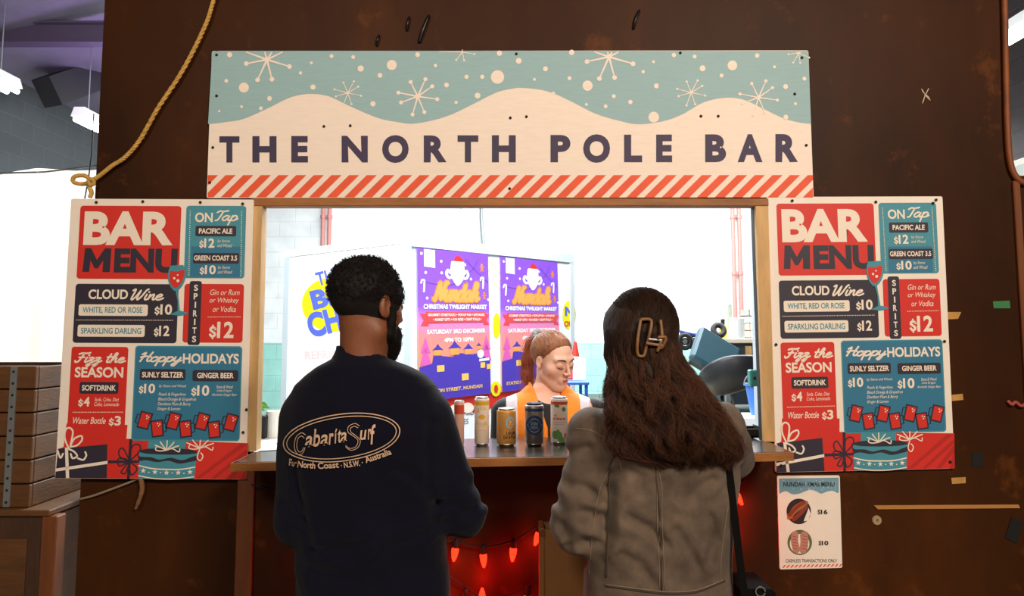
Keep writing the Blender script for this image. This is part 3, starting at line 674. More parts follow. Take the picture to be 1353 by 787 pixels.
    tx(p, A4, '$10', 438, 206, 514, 250, CREAM, off=B); tx(p, A4, '$10', 678, 208, 762, 256, CREAM, off=B)
    tx(p, A4, 'by Stone and Wood', 530, 208, 654, 222, CREAM, shear=.25)
    for k, (s, x1_) in enumerate((('Peach & Fingerlime', 656), ('Blood Orange & Grapefruit', 706), ('Davidson Plum & Berry', 682), ('Ginger & Lemon', 636))): tx(p, A4, s, 531, 246 + 22.5 * k, x1_, 262 + 22.5 * k, CREAM, shear=.25)
    for k, (s, xa, xb) in enumerate((('Stone & Wood', 792, 868), ('Little Dragon', 796, 864), ('Alcoholic Ginger Beer', 774, 890))): tx(p, A4, s, xa, 206 + 19 * k, xb, 219 + 19 * k, CREAM, shear=.25)
    p.top(); tx(p, A4, 'SUNLY SELTZER', 448, 150, 638, 174, CREAM, off=B); tx(p, A4, 'GINGER BEER', 700, 149, 868, 172, CREAM, off=B)
    for x, y, rt, hs in ((478, 376, .22, -1), (538, 412, -.16, 1), (610, 376, .22, -1), (667, 411, -.16, 1), (741, 375, .22, -1), (797, 411, -.16, 1), (871, 376, .22, -1)):
        def mug(dx, dy): return A4(x + dx * math.cos(rt) - dy * math.sin(rt), y + dx * math.sin(rt) + dy * math.cos(rt))
        p.line([mug(hs * 22, -22), mug(hs * 40, -20), mug(hs * 40, 18), mug(hs * 22, 22)], 1.5, NAVY)
        p.poly([mug(-29, -39), mug(29, -39), mug(27, 40), mug(-27, 40)], NAVY); p.top(); p.poly([mug(-22, -32), mug(22, -32), mug(21, 33), mug(-21, 33)], RED); p.top()
        for dx, dy in ((4, -22), (14, -18), (8, -10)): a = mug(dx, dy); p.ell(a[0], a[1], .9, .9, CREAM, 8)
        p.L -= 2
    p.build('holidays_panel', PR, board, label='blue panel headed Hoppy HOLIDAYS')
def menu_board(px, y, label, t, sticker, sc_pts):
    c = [W(*q, y) for q in px]; b_ = empty('menu_board', (c[3].x, y, c[3].z), label=label, cat='menu board', group='drinks menu boards')
    slab('panel', c, t, M['white'], b_); menu_print(c, b_, sticker); screws(b_, sc_pts, y - .0045); return b_
menu_board(RC, -.013, 'white drinks menu board reading BAR MENU right of the hatch', .012, False, [c3(176, 56), c3(590, 62), c3(873, 68), c3(888, 52), c3(96, 768), c3(930, 752), c4(118, 622), c4(937, 604)])
menu_board([(94, 262.4), (335.2, 263.5), (325, 633), (72.6, 631.5)], -.03, 'white drinks menu board reading BAR MENU left of the hatch with a patched beer label', .012, True,
           [(127, 267), (188.5, 266), (264.5, 267), (320.5, 269), (325.5, 541), (321, 571)])

# --- the small food menu
yp = -.006
pc = [(1026.8, 628.5), (1109.5, 627.8), (1113, 749.8), (1030.3, 752)]
fp = empty('food_menu_poster', W(1070, 752, yp), label='small white poster headed NUNDAH XMAS MENU under the right menu board', cat='poster')
slab('sheet', [W(*q, yp) for q in pc], .0055, M['white'], fp)
c5 = lambda x, y: (1000 + x / 3.833, 610 + y / 3.833)
fpf = lambda x, y, h: W(*c5(x, y), yp) + NY * (h + .0006)
PX_ = [mat('poster_sky_print', '6f9db0', rough=.6), M['white'], mat('poster_black_print', '231c1c', rough=.6), M['sign_red'], mat('hotdog_bun_print', 'b5602a', rough=.6), mat('sausage_print', '8e2f1c', rough=.6), mat('sausage_pink_print', 'bf8270', rough=.6), mat('leaf_print', '5f6a3c', rough=.6), mat('dark_photo_print', '2c1a18', rough=.6)]
p = Print(fpf); p.poly([(112, 84), (414, 79), (415, 150)] + [(v.x, v.y) for v in curve_pts([(410, 158), (385, 146), (355, 150), (325, 160), (300, 148), (270, 141), (240, 150), (215, 160), (180, 163), (150, 148), (130, 152), (114, 162)], 4)], 0); p.top()
rnd = random.Random(2)
for k in range(46): p.ell(120 + rnd.random() * 288, 90 + rnd.random() * 52, 1.8, 1.8, 1, 6)
p.top(); p.text('NUNDAH XMAS MENU', 134, 101, 393, 124, 2, off=.02); p.build('heading_print', PX_, fp)
p = Print(fpf); p.ell(212, 250, 62, 65, 8, 32); p.top(); p.poly([(236, 300), (262, 232), (272, 262), (258, 296)], 1); p.line([(v.x, v.y) for v in curve_pts([(162, 282), (195, 240), (250, 206)], 5)], [20, 40, 26, 26, 30, 34, 36, 36, 34, 30, 20], 4); p.top()
p.line([(v.x, v.y) for v in curve_pts([(166, 268), (200, 230), (240, 204)], 5)], 18, 5); p.line([(v.x, v.y) for v in curve_pts([(186, 290), (220, 260), (250, 226)], 5)], 20, 5); p.top(); p.line([(200, 250), (225, 238), (252, 216)], 5, 7)
p.build('hot_dog_print', PX_, fp, label='round printed picture of a hot dog')
p = Print(fpf); p.ell(217, 407, 62, 64, 7, 32); p.top(); p.ell(216, 414, 50, 50, 1, 28); p.top(); p.line([(v.x, v.y) for v in curve_pts([(192, 366), (190, 400), (200, 444)], 5)], 36, 6); p.line([(v.x, v.y) for v in curve_pts([(238, 370), (240, 404), (234, 444)], 5)], 40, 6); p.top()
for k in range(5): p.line([(180, 375 + 15 * k), (204, 380 + 15 * k)], 2, 5); p.line([(228, 372 + 16 * k), (254, 378 + 16 * k)], 2, 5)
p.build('sausage_print', PX_, fp, label='round printed picture of two sausages')
for s_, bx in (('$16', (307, 241, 358, 265)), ('$10', (312, 399, 362, 422))):
    p = Print(fpf); p.text(s_, *bx, 2, off=.08, ds=1.0); p.build('price', PX_, fp, label='printed price ' + s_)
p = Print(fpf); p.text('CASHLESS TRANSACTIONS ONLY', 146, 491, 407, 508, 2, off=.015)
for k in range(15): x = 128 + 20.4 * k; p.poly([(x + 12, 521 - k * .4), (x + 21, 521 - k * .4), (x + 9, 535 - k * .4), (x, 535 - k * .4)], 3)
p.build('footer_print', PX_, fp)
# ================================================================== the hall behind the hatch
M['van_white'] = mat('trailer_white', 'eef1f2', rough=.4)
M['van_trim'] = mat('trailer_grey_trim', 'c6d2d6', rough=.4)
M['lilac'] = mat('logo_blue_print', '5566cc', rough=.5); M['yellow'] = mat('logo_yellow_print', 'ece012', rough=.5); M['pink'] = mat('faded_red_print', 'e9c9c9', rough=.5)
# --- refrigerated trailer seen corner-on
dR = Vector((math.cos(R(47)), math.sin(R(47)), 0)); dL = Vector((-dR.y, dR.x, 0)); nR = Vector((dR.y, -dR.x, 0)); nL = -dR
c0 = W(536, 316, 3.4); zt_ = c0.z; c0 = Vector((c0.x, c0.y, 0))
lr = (on_plane(757, 420, c0, nR) - c0).dot(dR); ll = (on_plane(376, 420, c0, nL) - c0).dot(dL)
tr = empty('refrigerated_trailer', c0 + dR * lr / 2 + dL * ll / 2, label='white refrigerated trailer lettered THE BIG CHILL with grey trims behind the bar', cat='trailer')
def tp(a, bq, zz): return c0 + dR * a + dL * bq + Vector((0, 0, zz))
def tbox(mb, a0, a1, b0, b1, z0, z1, m=0): return mb.prism([tp(a0, b0, z0), tp(a1, b0, z0), tp(a1, b1, z0), tp(a0, b1, z0)], [tp(a0, b0, z1), tp(a1, b0, z1), tp(a1, b1, z1), tp(a0, b1, z1)], m)
tbox(MB(), 0, lr, 0, ll, .38, zt_).build('body', M['van_white'], tr)
for k, (a0, a1, b0, b1) in enumerate(((-.012, .05, -.012, .05), (lr - .05, lr + .012, -.012, .05), (-.012, .05, ll - .08, ll + .012))): tbox(MB(), a0, a1, b0, b1, .36, zt_ + .02).build('corner_post', M['van_trim'], tr)
tbox(MB(), -.014, lr + .014, -.014, .03, zt_ - .05, zt_ + .03).build('top_rail', M['van_trim'], tr); tbox(MB(), -.014, .03, .03, ll + .014, zt_ - .03, zt_ + .03).build('top_rail', M['van_white'], tr)
tbox(MB(), -.014, lr + .014, -.014, .05, .3, .4).build('bottom_rail', M['van_trim'], tr); tbox(MB(), -.014, .03, .05, ll + .014, .3, .4).build('bottom_rail', M['van_trim'], tr)
for a in (.55, lr - .4):
    for bq in (.1, ll - .1):
        ax = dL; MB().lathe([(.08, -.08), (.28, -.09), (.31, -.05), (.31, .05), (.28, .09), (.08, .08)], tp(a, bq, .31), 24, M=Matrix((dR, Vector((0, 0, 1)), dL)).transposed()).build('wheel', M['dark'], tr, smooth=True)
fR = lambda x, y, h: on_plane(x, y, c0, nR) + nR * (h + .002)
fL = lambda x, y, h: on_plane(x, y, c0, nL) + nL * (h + .002)
LP = [M['lilac'], M['yellow'], M['pink'], M['red'], mat('handwriting_ink', '20252a', rough=.6), M['cream']]
p = Print(fL, .003); p.ell(440, 402, 41, 36, 1, 36); p.top(); t = R(-14)
p.text('THE', 418, 356, 452, 374, 0, off=.05, rot=t); p.text('BIG', 411, 377, 470, 403, 0, off=.1, rot=t); p.text('CHILL', 406, 404, 492, 437, 0, off=.1, rot=t)
p.build('logo', LP, tr, label='yellow and blue THE BIG CHILL logo')
p = Print(fL, .003); p.text('REFRIGERATED', 403, 462, 500, 473, 2, off=.06, rot=R(-2)); p.build('slogan', LP, tr, label='pale red lettering')
p = Print(fR, .003); y0 = lambda x: 531 - (x - 540) * .135
p.poly([(541, y0(541) - 4), (541, y0(541) + 27)] + [(541 + 216 * k / 30, y0(541 + 216 * k / 30) + 27 - (k % 2) * 3 - k * .1) for k in range(31)] + [(757, y0(757) - 4)], 3); p.top()
for k in range(13):
    x = 552 + 16.4 * k
    if k != 6: p.ell(x, y0(x) + 18, 8, 7, 5, 16)
p.top(); p.ell(654.3, 513.5, 6.8, 10, 1, 24); p.top(); p.ell(654.3, 513.5, 2.6, 5.5, 3, 18); p.build('red_band', LP, tr, label='red scalloped band with yellow letter')
p = Print(fR, .003)
for s, x0, y0_, x1, y1_ in (('ROD', 616, 540, 632, 548), ('ES', 612, 553, 619, 560), ('PAR', 648, 536, 664, 544)): p.text(s, x0, y0_, x1, y1_, 4, shear=.25, rot=R(-5))
p.build('handwriting', LP, tr, label='black handwritten words')
p = Print(fR, .003); p.ell(752, 416, 9, 19, 1, 24); p.top(); p.text('N', 746, 405, 757, 417, 0, off=.1); p.text('ON', 745, 424, 757, 431, 3, off=.06)
p2 = Print(fR, .003); p2.ell(656, 430, 5, 17, 1, 20); p2.build('round_logo_edge', LP, tr, label='yellow edge of a logo between the posters')
p.build('side_logo', LP, tr, label='yellow and blue side logo')
for k in range(3):
    p = Print(fR, .003); p.line([(v.x, v.y) for v in curve_pts([(640 + k * 3, 343 + 12 * k), (652, 350 + 12 * k), (661, 362 + 10 * k)], 5)], .7, 1); p.build('tinsel', LP, tr, label='thin yellow green line')
# --- market posters on the trailer
def grad(name, z0, z1):
    m = mat(name, 'ffffff', rough=.5); nt = m.node_tree; N = nt.nodes; L = nt.links; tc = N.new('ShaderNodeTexCoord'); sx = N.new('ShaderNodeSeparateXYZ'); L.new(tc.outputs['Object'], sx.inputs[0])
    mr = N.new('ShaderNodeMapRange'); mr.inputs[1].default_value = z0; mr.inputs[2].default_value = z1; L.new(sx.outputs[2], mr.inputs[0])
    r = N.new('ShaderNodeValToRGB'); e = r.color_ramp.elements; e[0].position = .15; e[0].color = (*lin('f59a6c'), 1); e[1].position = 1; e[1].color = (*lin('7d48cc'), 1)
    for q, c in ((.42, 'f48a86'), (.52, 'd880c4'), (.62, '8c55d4')): k = e.new(q); k.color = (*lin(c), 1)
    L.new(mr.outputs[0], r.inputs[0]); L.new(r.outputs[0], N['Principled BSDF'].inputs['Base Color']); return m
PM = [M['wht'], mat('poster_orange_print', 'f0a050', rough=.5), M['red'], mat('poster_violet_print', '4a38ac', rough=.5), mat('poster_pink_print', 'd85fb0', rough=.5), mat('poster_gold_print', 'f0c060', rough=.5), mat('poster_ribbon_print', 'd84848', rough=.5), M['navy'], mat('poster_orange_edge', 'd8823a', rough=.5)]
def market_poster(q, label):
    c = [on_plane(*k, c0, nR) + nR * .014 for k in q]; po = empty('market_poster', c[3], label=label, cat='poster', group='market posters on the trailer')
    MB().prism(c, [k - nR * .005 for k in c]).build('sheet', grad('poster_sunset_print', c[3].z, c[0].z), po)
    g = quadmap(c, nR, .0015); f = lambda x, y, h: g((x - 60) / 530, y_(y), h); y_ = lambda y: (y - 66) / 1125
    def P(): return Print(f, .0007)
    p = P(); p.poly([(104, 70), (182, 72), (182, 205), (104, 200)], 0); p.build('paper_patch', PM, po, label='blank white patch')
    p = P(); p.poly([(v.x, v.y) for v in curve_pts([(300, 150), (292, 230), (310, 290), (345, 335), (385, 290), (402, 230), (392, 150)], 5)], 0)
    for s in (-1, 1): p.line([(v.x, v.y) for v in curve_pts([(345 + s * 20, 250), (345 + s * 60, 275), (345 + s * 82, 245), (345 + s * 70, 215), (345 + s * 56, 235)], 6)], 20, 0)
    p.top(); p.poly([(v.x, v.y) for v in curve_pts([(316, 148), (330, 112), (352, 100), (378, 114), (396, 152)], 5)], 2); p.top(); p.rrect(300, 144, 398, 166, 10, 0); p.build('bearded_face_print', PM, po, label='white bearded face in a red cap')
    p = P()
    for dx, m_, wd in ((0, 8, 40), (0, 1, 24)): p.script('Nundah', 170, 310, 505, 450, m_, wd, dx=0); p.top()
    p.text('CHRISTMAS TWILIGHT MARKET', 96, 478, 570, 514, 0, off=.09); p.build('title_print', PM, po, label='orange script and white title lettering')
    p = P(); p.poly([(72, 548), (130, 552), (130, 640), (76, 640), (96, 596)], 6); p.poly([(590, 556), (540, 552), (540, 640), (588, 640), (566, 600)], 6); p.top(); p.poly([(110, 536), (560, 536), (560, 618), (110, 618)], 6); p.top()
    p.text('GOURMET STREETFOOD + POP-UP BAR + LIVE MUSIC', 126, 548, 552, 568, 0, off=.05); p.text('+ MARKET GIFTS + FUN RIDES + CRAFT STALLS +', 162, 584, 524, 604, 0, off=.05); p.build('ribbon_print', PM, po, label='red ribbon with small white lettering')
    for s, bx in (('SATURDAY 3RD DECEMBER', (118, 668, 556, 702)), ('4PM TO 10PM', (240, 734, 458, 768))): p = P(); p.text(s, *bx, 0, off=.07); p.build('date_line', PM, po, label='white date lettering')
    p = P()
    for x in (106, 560): p.poly([(x, 720), (x + 34, 840), (x - 34, 840)], 4); p.poly([(x, 780), (x + 40, 930), (x - 40, 930)], 4)
    p.top(); sk = [(62, 940), (110, 930), (150, 920), (160, 860), (300, 880), (330, 850), (450, 870), (500, 860), (560, 905), (588, 930), (588, 1190), (62, 1190)]; p.poly(sk, 3); p.top()
    for x, y, s in ((192, 810, 40), (315, 800, 50), (418, 815, 40), (500, 800, 24)):
        p.poly([(x, y - s * .9), (x + s * .35, y - s * .3), (x + s, y + s * .3), (x - s, y + s * .3), (x - s * .35, y - s * .3)], 3); p.poly([(x - s * .7, y + s * .3), (x + s * .7, y + s * .3), (x + s * .7, y + s * 1.3), (x - s * .7, y + s * 1.3)], 1)
    p.top()
    for x, y, a, bq in ((210, 960, 26, 24), (390, 1040, 26, 26), (528, 960, 18, 22), (575, 975, 16, 20)): p.poly([(x - a, y - bq), (x + a, y - bq), (x + a, y + bq), (x - a, y + bq)], 5)
    p.ell(512, 870, 26, 34, 0, 16); p.line([(500, 920), (580, 915)], 20, 0, dots=False); p.top(); p.text('STATION STREET, NUNDAH', 96, 1110, 520, 1142, 5, off=.06); p.build('fair_print', PM, po, label='violet fair silhouette with gold windows')
    def one(nm, lb):
        global p_
        p_.build(nm, PM, po, label=lb); p_ = P()
    global p_
    p_ = P()
    for x, y in ((86, 104), (226, 152), (114, 244), (228, 240), (448, 276), (122, 434), (404, 166), (584, 436)): p_.ell(x, y, 9, 11, 0, 10); one('sparkle', 'white sparkle')
    for x, y in ((96, 310), (538, 268)): p_.line([(v.x, v.y) for v in curve_pts([(x - 14, y + 12), (x - 8, y - 8), (x + 8, y - 8), (x + 8, y + 20), (x + 4, y + 76)], 4)], 13, 0); one('candy_cane_print', 'white candy cane')
    for x, y in ((536, 178), (552, 404)): p_.ell(x, y - 18, 10, 12, 8, 10); p_.line([(x - 16, y), (x + 16, y)], 9, 8); p_.line([(x, y), (x - 9, y + 30)], 9, 8); p_.line([(x, y), (x + 9, y + 30)], 9, 8); one('gingerbread_print', 'orange gingerbread figure')
    p_.line([(v.x, v.y) for v in curve_pts([(410, 120), (470, 190), (586, 300)], 6)], 2.5, 7); one('light_cord_print', 'thin printed cord'); p_.line([(v.x, v.y) for v in curve_pts([(505, 112), (470, 190), (380, 270), (330, 318), (210, 330), (62, 306)], 6)], 2.5, 7); one('light_cord_print', 'thin printed cord')
market_poster([(550, 327.5), (643.3, 336), (647, 519), (552.5, 531)], 'purple and orange Nundah market poster, nearer the trailer corner')
market_poster([(659.8, 339), (735, 347), (739, 508), (661.5, 518)], 'purple and orange Nundah market poster, beside the orange vest worker')

# --- back wall fittings
rp = mat('red_pipe_paint', 'c07a72', rough=.5)
def pipe(px, pt, pb, label, r_=.035):
    a, bq = W(px, pt, 11.24), W(px, pb, 11.24); a = Vector((bq.x, 11.24, 5.5)); m = MB().tube([a, bq], r_, 10)
    for zz in (2.6, 3.6, 4.4): m.tube([(bq.x, 11.24, zz - .03), (bq.x, 11.24, zz + .03)], r_ * 1.4, 10)
    tag(m.build('wall_pipe', rp, smooth=False), label, 'pipe', 'red pipes on the back wall')
pipe(424, 275, 420, 'thin red pipe on the back wall, left one over the trailer'); pipe(432.5, 275, 420, 'thin red pipe on the back wall, right one over the trailer')
pipe(972, 275, 435, 'thin red pipe on the back wall, left one above the junk'); pipe(980.5, 275, 435, 'thin red pipe on the back wall, right one above the junk')
a = W(612, 300, 11.1); bq = W(633, 300, 11.1)
struct(boxo('trim_column', (a.x, 11.0, 0), (bq.x, 11.3, 5.6), M['wht']))
tag(MB().tube([Vector((W(636, 300, 11.2).x, 11.2, 5.2))] + [W(636 + k, 290 + 12 * k, 11.2) for k in range(5)] + [W(640, 420, 11.2)], .03, 8).build('cable', M['grey'], smooth=True), 'dark cable running down beside the white column', 'cable')
# white post at the right of the hatch and its switch box
q = [W(994.5, 420, .35), W(1008, 420, .35)]
struct(boxo('trim_pillar', (q[0].x, .3, 0), (q[1].x + .05, .36, 3.4), mat('pale_blue_post', 'd6eaf2', rough=.4)))
a = W(989, 488, .28); bq = W(1000, 510, .28); sw = empty('switch_box', (a.x, .29, bq.z), label='teal switch box on the white post at the right of the hatch', cat='switch box')
MB().box((a.x, .262, bq.z), (bq.x, .3, a.z), bev=.005).build('housing', mat('switch_teal', '4aa39a', rough=.4), sw); MB().lathe([(.004, .006), (.006, 0)], ((a.x + bq.x) / 2, .258, (a.z + bq.z) / 2), 10, M=Matrix.Rotation(R(90), 3, 'X')).build('button', M['black'], sw)

# --- junk on the dock
ZD = .5
tealv = mat('teal_blue_vinyl', '2a4c58', rough=.45, vary=.08, vscale=5, bump=.1, bscale=12)
blk = mat('black_vinyl', '1d1d20', rough=.4)
def at(px, py, y): return W(px, py, y)
def rbox(c, sx, sy, sz, rot, bev): 
    m = MB(); m.box((-sx / 2, -sy / 2, -sz / 2), (sx / 2, sy / 2, sz / 2), bev=bev); Mx = Matrix.Translation(c) @ rot; m.v = [Mx @ v for v in m.v]; return m
def armchair(c, rot, name_lab, shell, cat='armchair'):
    ch = empty('tub_armchair', c, label=name_lab, cat=cat); Mx = Matrix.Translation(c) @ rot
    m = MB(); F = []; n = 20; V = []
    for i in range(n + 1):
        a = math.pi * (-.08 + 1.16 * i / n); ca, sa = math.cos(a), math.sin(a); h = .32 + .2 * max(0, sa) ** 1.5
        for r_, zz in ((.36, .12), (.40, .12), (.44, h - .03), (.42, h), (.36, h), (.34, h - .04)): V.append(Vector((ca * r_, sa * r_, zz)))
    for i in range(n):
        for j in range(6): F.append((i * 6 + j, i * 6 + (j + 1) % 6, i * 6 + 6 + (j + 1) % 6, i * 6 + 6 + j))
    F += [tuple(range(5, -1, -1)), tuple(range(n * 6, n * 6 + 6))]; m.add(V, F); m.v = [Mx @ v for v in m.v]; m.build('shell', shell, ch, smooth=True)
    m = MB().lathe([(.0001, .26), (.28, .26), (.34, .23), (.35, .12), (.3, .08), (.0001, .08)], n=24); m.v = [Mx @ v for v in m.v]; m.build('seat', shell, ch, smooth=True)
    for sx in (-1, 1):
        for sy in (-1, 1):
            m = MB().tube([(sx * .2, sy * .2, .1), (sx * .27, sy * .27, -.16)], [.022, .014], 8); m.v = [Mx @ v for v in m.v]; m.build('leg', M['black'], ch, smooth=True)
    return ch
slb = [at(950, 535, 5.6), at(1005, 512, 7.2)]
tag(MB().box((2.0, 6.0, ZD), (3.3, 7.3, ZD + .05), bev=.01).build('chipboard_sheet', mat('beige_chipboard', 'b7aa94', rough=.7, vary=.1, vscale=10)), 'beige chipboard sheet under the black armchair on the dock', 'board')
armchair(Vector((2.72, 6.7, ZD + .36)), Matrix.Rotation(R(-22), 4, 'Y') @ Matrix.Rotation(R(150), 4, 'Z'), 'black tub armchair tipped sideways on the dock behind the hatch', blk)
tc_ = at(944, 468, 6.9)
q = empty('upholstered_seat', tc_, label='square teal blue upholstered seat propped on the black armchair', cat='seat')
rt = Matrix.Rotation(R(38), 4, 'Y') @ Matrix.Rotation(R(55), 4, 'X') @ Matrix.Rotation(R(8), 4, 'Z')
rbox(tc_, .56, .5, .14, rt, .03).build('cushion', tealv, q); rbox(tc_ - Vector((0, -.03, .03)), .5, .44, .2, rt, .01).build('base', blk, q)
# workbench with odds and ends
wb0, wb1 = at(952, 447, 8.2), at(1040, 447, 8.2); zb_ = wb0.z
wk = empty('workbench', ((wb0.x + wb1.x) / 2, 8.2, ZD), label='low workbench with pale top and dark panels at the back of the dock', cat='workbench')
MB().box((wb0.x, 8.0, zb_ - .06), (wb1.x, 8.9, zb_), bev=.008).build('top', mat('pale_bench_top', 'cfc3ad', rough=.6), wk)
MB().box((wb0.x + .06, 8.1, ZD + .1), (wb1.x - .05, 8.8, zb_ - .06)).build('cabinet', mat('blue_black_panel', '27333f', rough=.5), wk)
for x in (wb0.x + .04, wb1.x - .04):
    for y in (8.05, 8.85): MB().box((x - .03, y - .03, ZD), (x + .03, y + .03, zb_ - .06)).build('leg', M['grey'], wk)
MB().box((wb0.x + .3, 8.06, ZD + .4), (wb0.x + .38, 8.1, zb_ - .1)).build('handle', M['wood_v'], wk)
def roll(px, y, r_, h, m, name, label, cat, z=None):
    c = at(px, 440, y); z = zb_ if z is None else z; o = MB().lathe([(r_ * .55, h), (r_ * .95, h), (r_, h - .01), (r_, .01), (r_ * .95, 0)], (c.x, y, z), 18).build(name, m, smooth=False); tag(o, label, cat)
roll(962, 8.5, .06, .48, mat('grey_green_tube', 'aab0a2', rough=.6), 'cardboard_tube', 'tall grey green tube standing on the workbench', 'tube')
roll(974, 8.12, .1, .28, mat('clear_plastic_roll', 'd9dedd', rough=.3), 'plastic_roll', 'short pale plastic roll on the workbench', 'roll')
c = at(957, 432, 8.3); sp = empty('spray_bottle', (c.x - .02, 8.3, zb_), label='yellow bottle with dark cap on the workbench edge', cat='bottle')
MB().lathe([(.0001, 0), (.05, 0), (.055, .02), (.055, .14), (.03, .18), (.0001, .19)], (c.x - .02, 8.3, zb_), 16).build('body', mat('yellow_plastic', 'd8b93a', rough=.4), sp, smooth=True); MB().lathe([(.025, .18), (.03, .26), (.0001, .27)], (c.x - .02, 8.3, zb_), 12).build('cap', M['black'], sp)
# stack of trays on bench
for k in range(4):
    c = at(994, 440, 8.5); m = MB().box((c.x - .1, 8.3, zb_ + .1 * k), (c.x + .16, 8.7, zb_ + .02 + .1 * k), bev=.004); m.box((c.x - .1, 8.3, zb_ + .1 * k), (c.x - .08, 8.7, zb_ + .1 + .1 * k)); m.box((c.x + .14, 8.3, zb_ + .1 * k), (c.x + .16, 8.7, zb_ + .1 + .1 * k))
    tag(m.build('stacking_tray', mat('tray_plastic', ('b9b2a6', 'c9a592', 'd5d2cb', '8f8f88')[k], rough=.5)), ('bottom pale', 'second pinkish', 'third whitish', 'topmost grey')[k] + ' tray of the stack on the workbench', 'tray', 'stacking trays on the workbench')
# wheel trolley and blue rail
c = at(907, 449, 7.6); tl = empty('hand_trolley', (c.x, 7.6, ZD), label='hand trolley with two dark wheels and a blue rail beside the long hair', cat='trolley')
tru = mat('blue_rail_paint', '3346a8', rough=.4)
MB().tube([at(892, 435, 7.6), at(905, 439, 7.6), at(934, 446, 7.6)], .018, 8).build('rail', tru, tl, smooth=True); MB().tube([at(900, 437, 7.6), Vector((at(900, 437, 7.6).x, 7.6, ZD))], .018, 8).build('upright', tru, tl); MB().tube([at(932, 446, 7.65), Vector((at(932, 446, 7.65).x, 7.65, ZD))], .018, 8).build('upright', tru, tl)
for px, y in ((905, 7.55), (917, 7.8)):
    c = at(px, 451, y); wh = MB().tube([c + Vector((.075 * math.cos(k * .314), 0, .085 * math.sin(k * .314))) for k in range(20)], .03, 8, closed=True).build('wheel', M['dark'], tl, smooth=True); MB().lathe([(.03, .02), (.05, 0), (.03, -.02)], c, 14, M=Matrix.Rotation(R(90), 3, 'X')).build('hub', M['chrome'], wh)
MB().box((c.x - .3, 7.5, ZD), (c.x + .3, 7.9, ZD + .1)).build('deck', M['grey'], tl)
c = Vector((at(950, 442, 8.05).x, 8.06, zb_ + .112)); tag(MB().tube([c + Vector((.07 * math.cos(k * .314), .03 * math.sin(k * .314), .07 * math.sin(k * .314))) for k in range(20)], .04, 8, closed=True).build('castor_wheel', M['dark'], smooth=True), 'small dark wheel leaning at the end of the workbench', 'wheel')
# blue bucket and blue jug at the right edge
c = at(1002, 527, 4.6); bk = empty('bucket', (c.x + .03, 4.6, ZD), label='blue bucket on the dock near the right jamb', cat='bucket'); bl = mat('blue_plastic', '3a6fc0', rough=.4)
MB().lathe([(.0001, 0), (.10, 0), (.14, .26), (.155, .26), (.155, .28), (.13, .28), (.095, .02), (.0001, .02)], (c.x + .03, 4.6, c.z - .14), 20).build('body', bl, bk, smooth=False); MB().tube([Vector((c.x + .03 + .15 * math.cos(a), 4.6 + .02, c.z + .13 + .12 * math.sin(a))) for a in [math.pi * k / 10 for k in range(11)]], .006, 6).build('handle', M['grey'], bk)
tag(MB().box((c.x - .2, 4.4, ZD), (c.x + .3, 4.8, c.z - .14), bev=.01).build('plastic_crate', mat('white_crate', 'dfe3e3', rough=.5)), 'white crate under the blue bucket on the dock', 'crate')
# blue table with white notice, red cone, rag banner
c = at(760, 503, 3.6); tb = empty('folding_table', (c.x + .05, 3.7, 0), label='blue folding table behind the worker with a white card on it', cat='table'); bt = mat('blue_table_paint', '2b62c4', rough=.4)
x0, x1 = at(741, 503, 3.6).x, at(777, 503, 3.6).x
MB().box((x0, 3.5, c.z - .025), (x1, 4.1, c.z), bev=.006).build('top', bt, tb)
for x in (x0 + .02, x1 - .02):
    for y in (3.54, 4.06): MB().box((x - .012, y - .012, 0), (x + .012, y + .012, c.z - .02)).build('leg', bt, tb)
a = [at(757, 472, 3.75), at(774, 474, 3.75), at(774, 502, 3.75), at(757, 502, 3.75)]; dz = c.z - min(k.z for k in a); a = [k + Vector((0, 0, dz)) for k in a]
tag(MB().prism(a, [k + Vector((0, .01, 0)) for k in a]).build('notice_card', M['wht']), 'white card standing on the blue folding table', 'card')
c = at(763, 500, 4.0); cz = tb['label'] and at(760, 503, 3.6).z
cn2 = empty('traffic_cone', (c.x - .02, 3.95, cz), label='small red and white cone on the blue table behind the card', cat='cone')
MB().box((c.x - .1, 3.87, cz), (c.x + .06, 4.03, cz + .015), bev=.004).build('base', M['red'], cn2); MB().lathe([(.06, .015), (.045, .1)], (c.x - .02, 3.95, cz), 16).build('body', M['red'], cn2); MB().lathe([(.046, .1), (.034, .18)], (c.x - .02, 3.95, cz), 16).build('stripe', M['wht'], cn2); MB().lathe([(.034, .18), (.012, .3), (.0001, .305)], (c.x - .02, 3.95, cz), 16).build('tip', M['red'], cn2)
c = tp(lr + .06, .1, 0); zt2 = W(760, 366, c.y).z; fbn = empty('rag_banner', (c.x, c.y, 0), label='narrow red, white and dark fabric strip hanging at the end of the trailer', cat='banner')
for k in range(9):
    z1 = zt2 - k * .085; m = MB(); xs = [c.x + .03 * math.sin(k * 2.1) + d for d in (-.035, .035)]
    m.box((xs[0], c.y - .012, z1 - .08), (xs[1], c.y + .012, z1 + .01), bev=.004).build('scrap', (M['navy'], M['sign_red'], M['wht'], M['sign_red'], M['batten'], M['sign_red'], M['wht'], M['navy'], M['red'])[k], fbn)
MB().tube([(c.x, c.y, 0), (c.x, c.y, zt2 + .05)], .008, 6).build('pole', M['grey'], fbn)

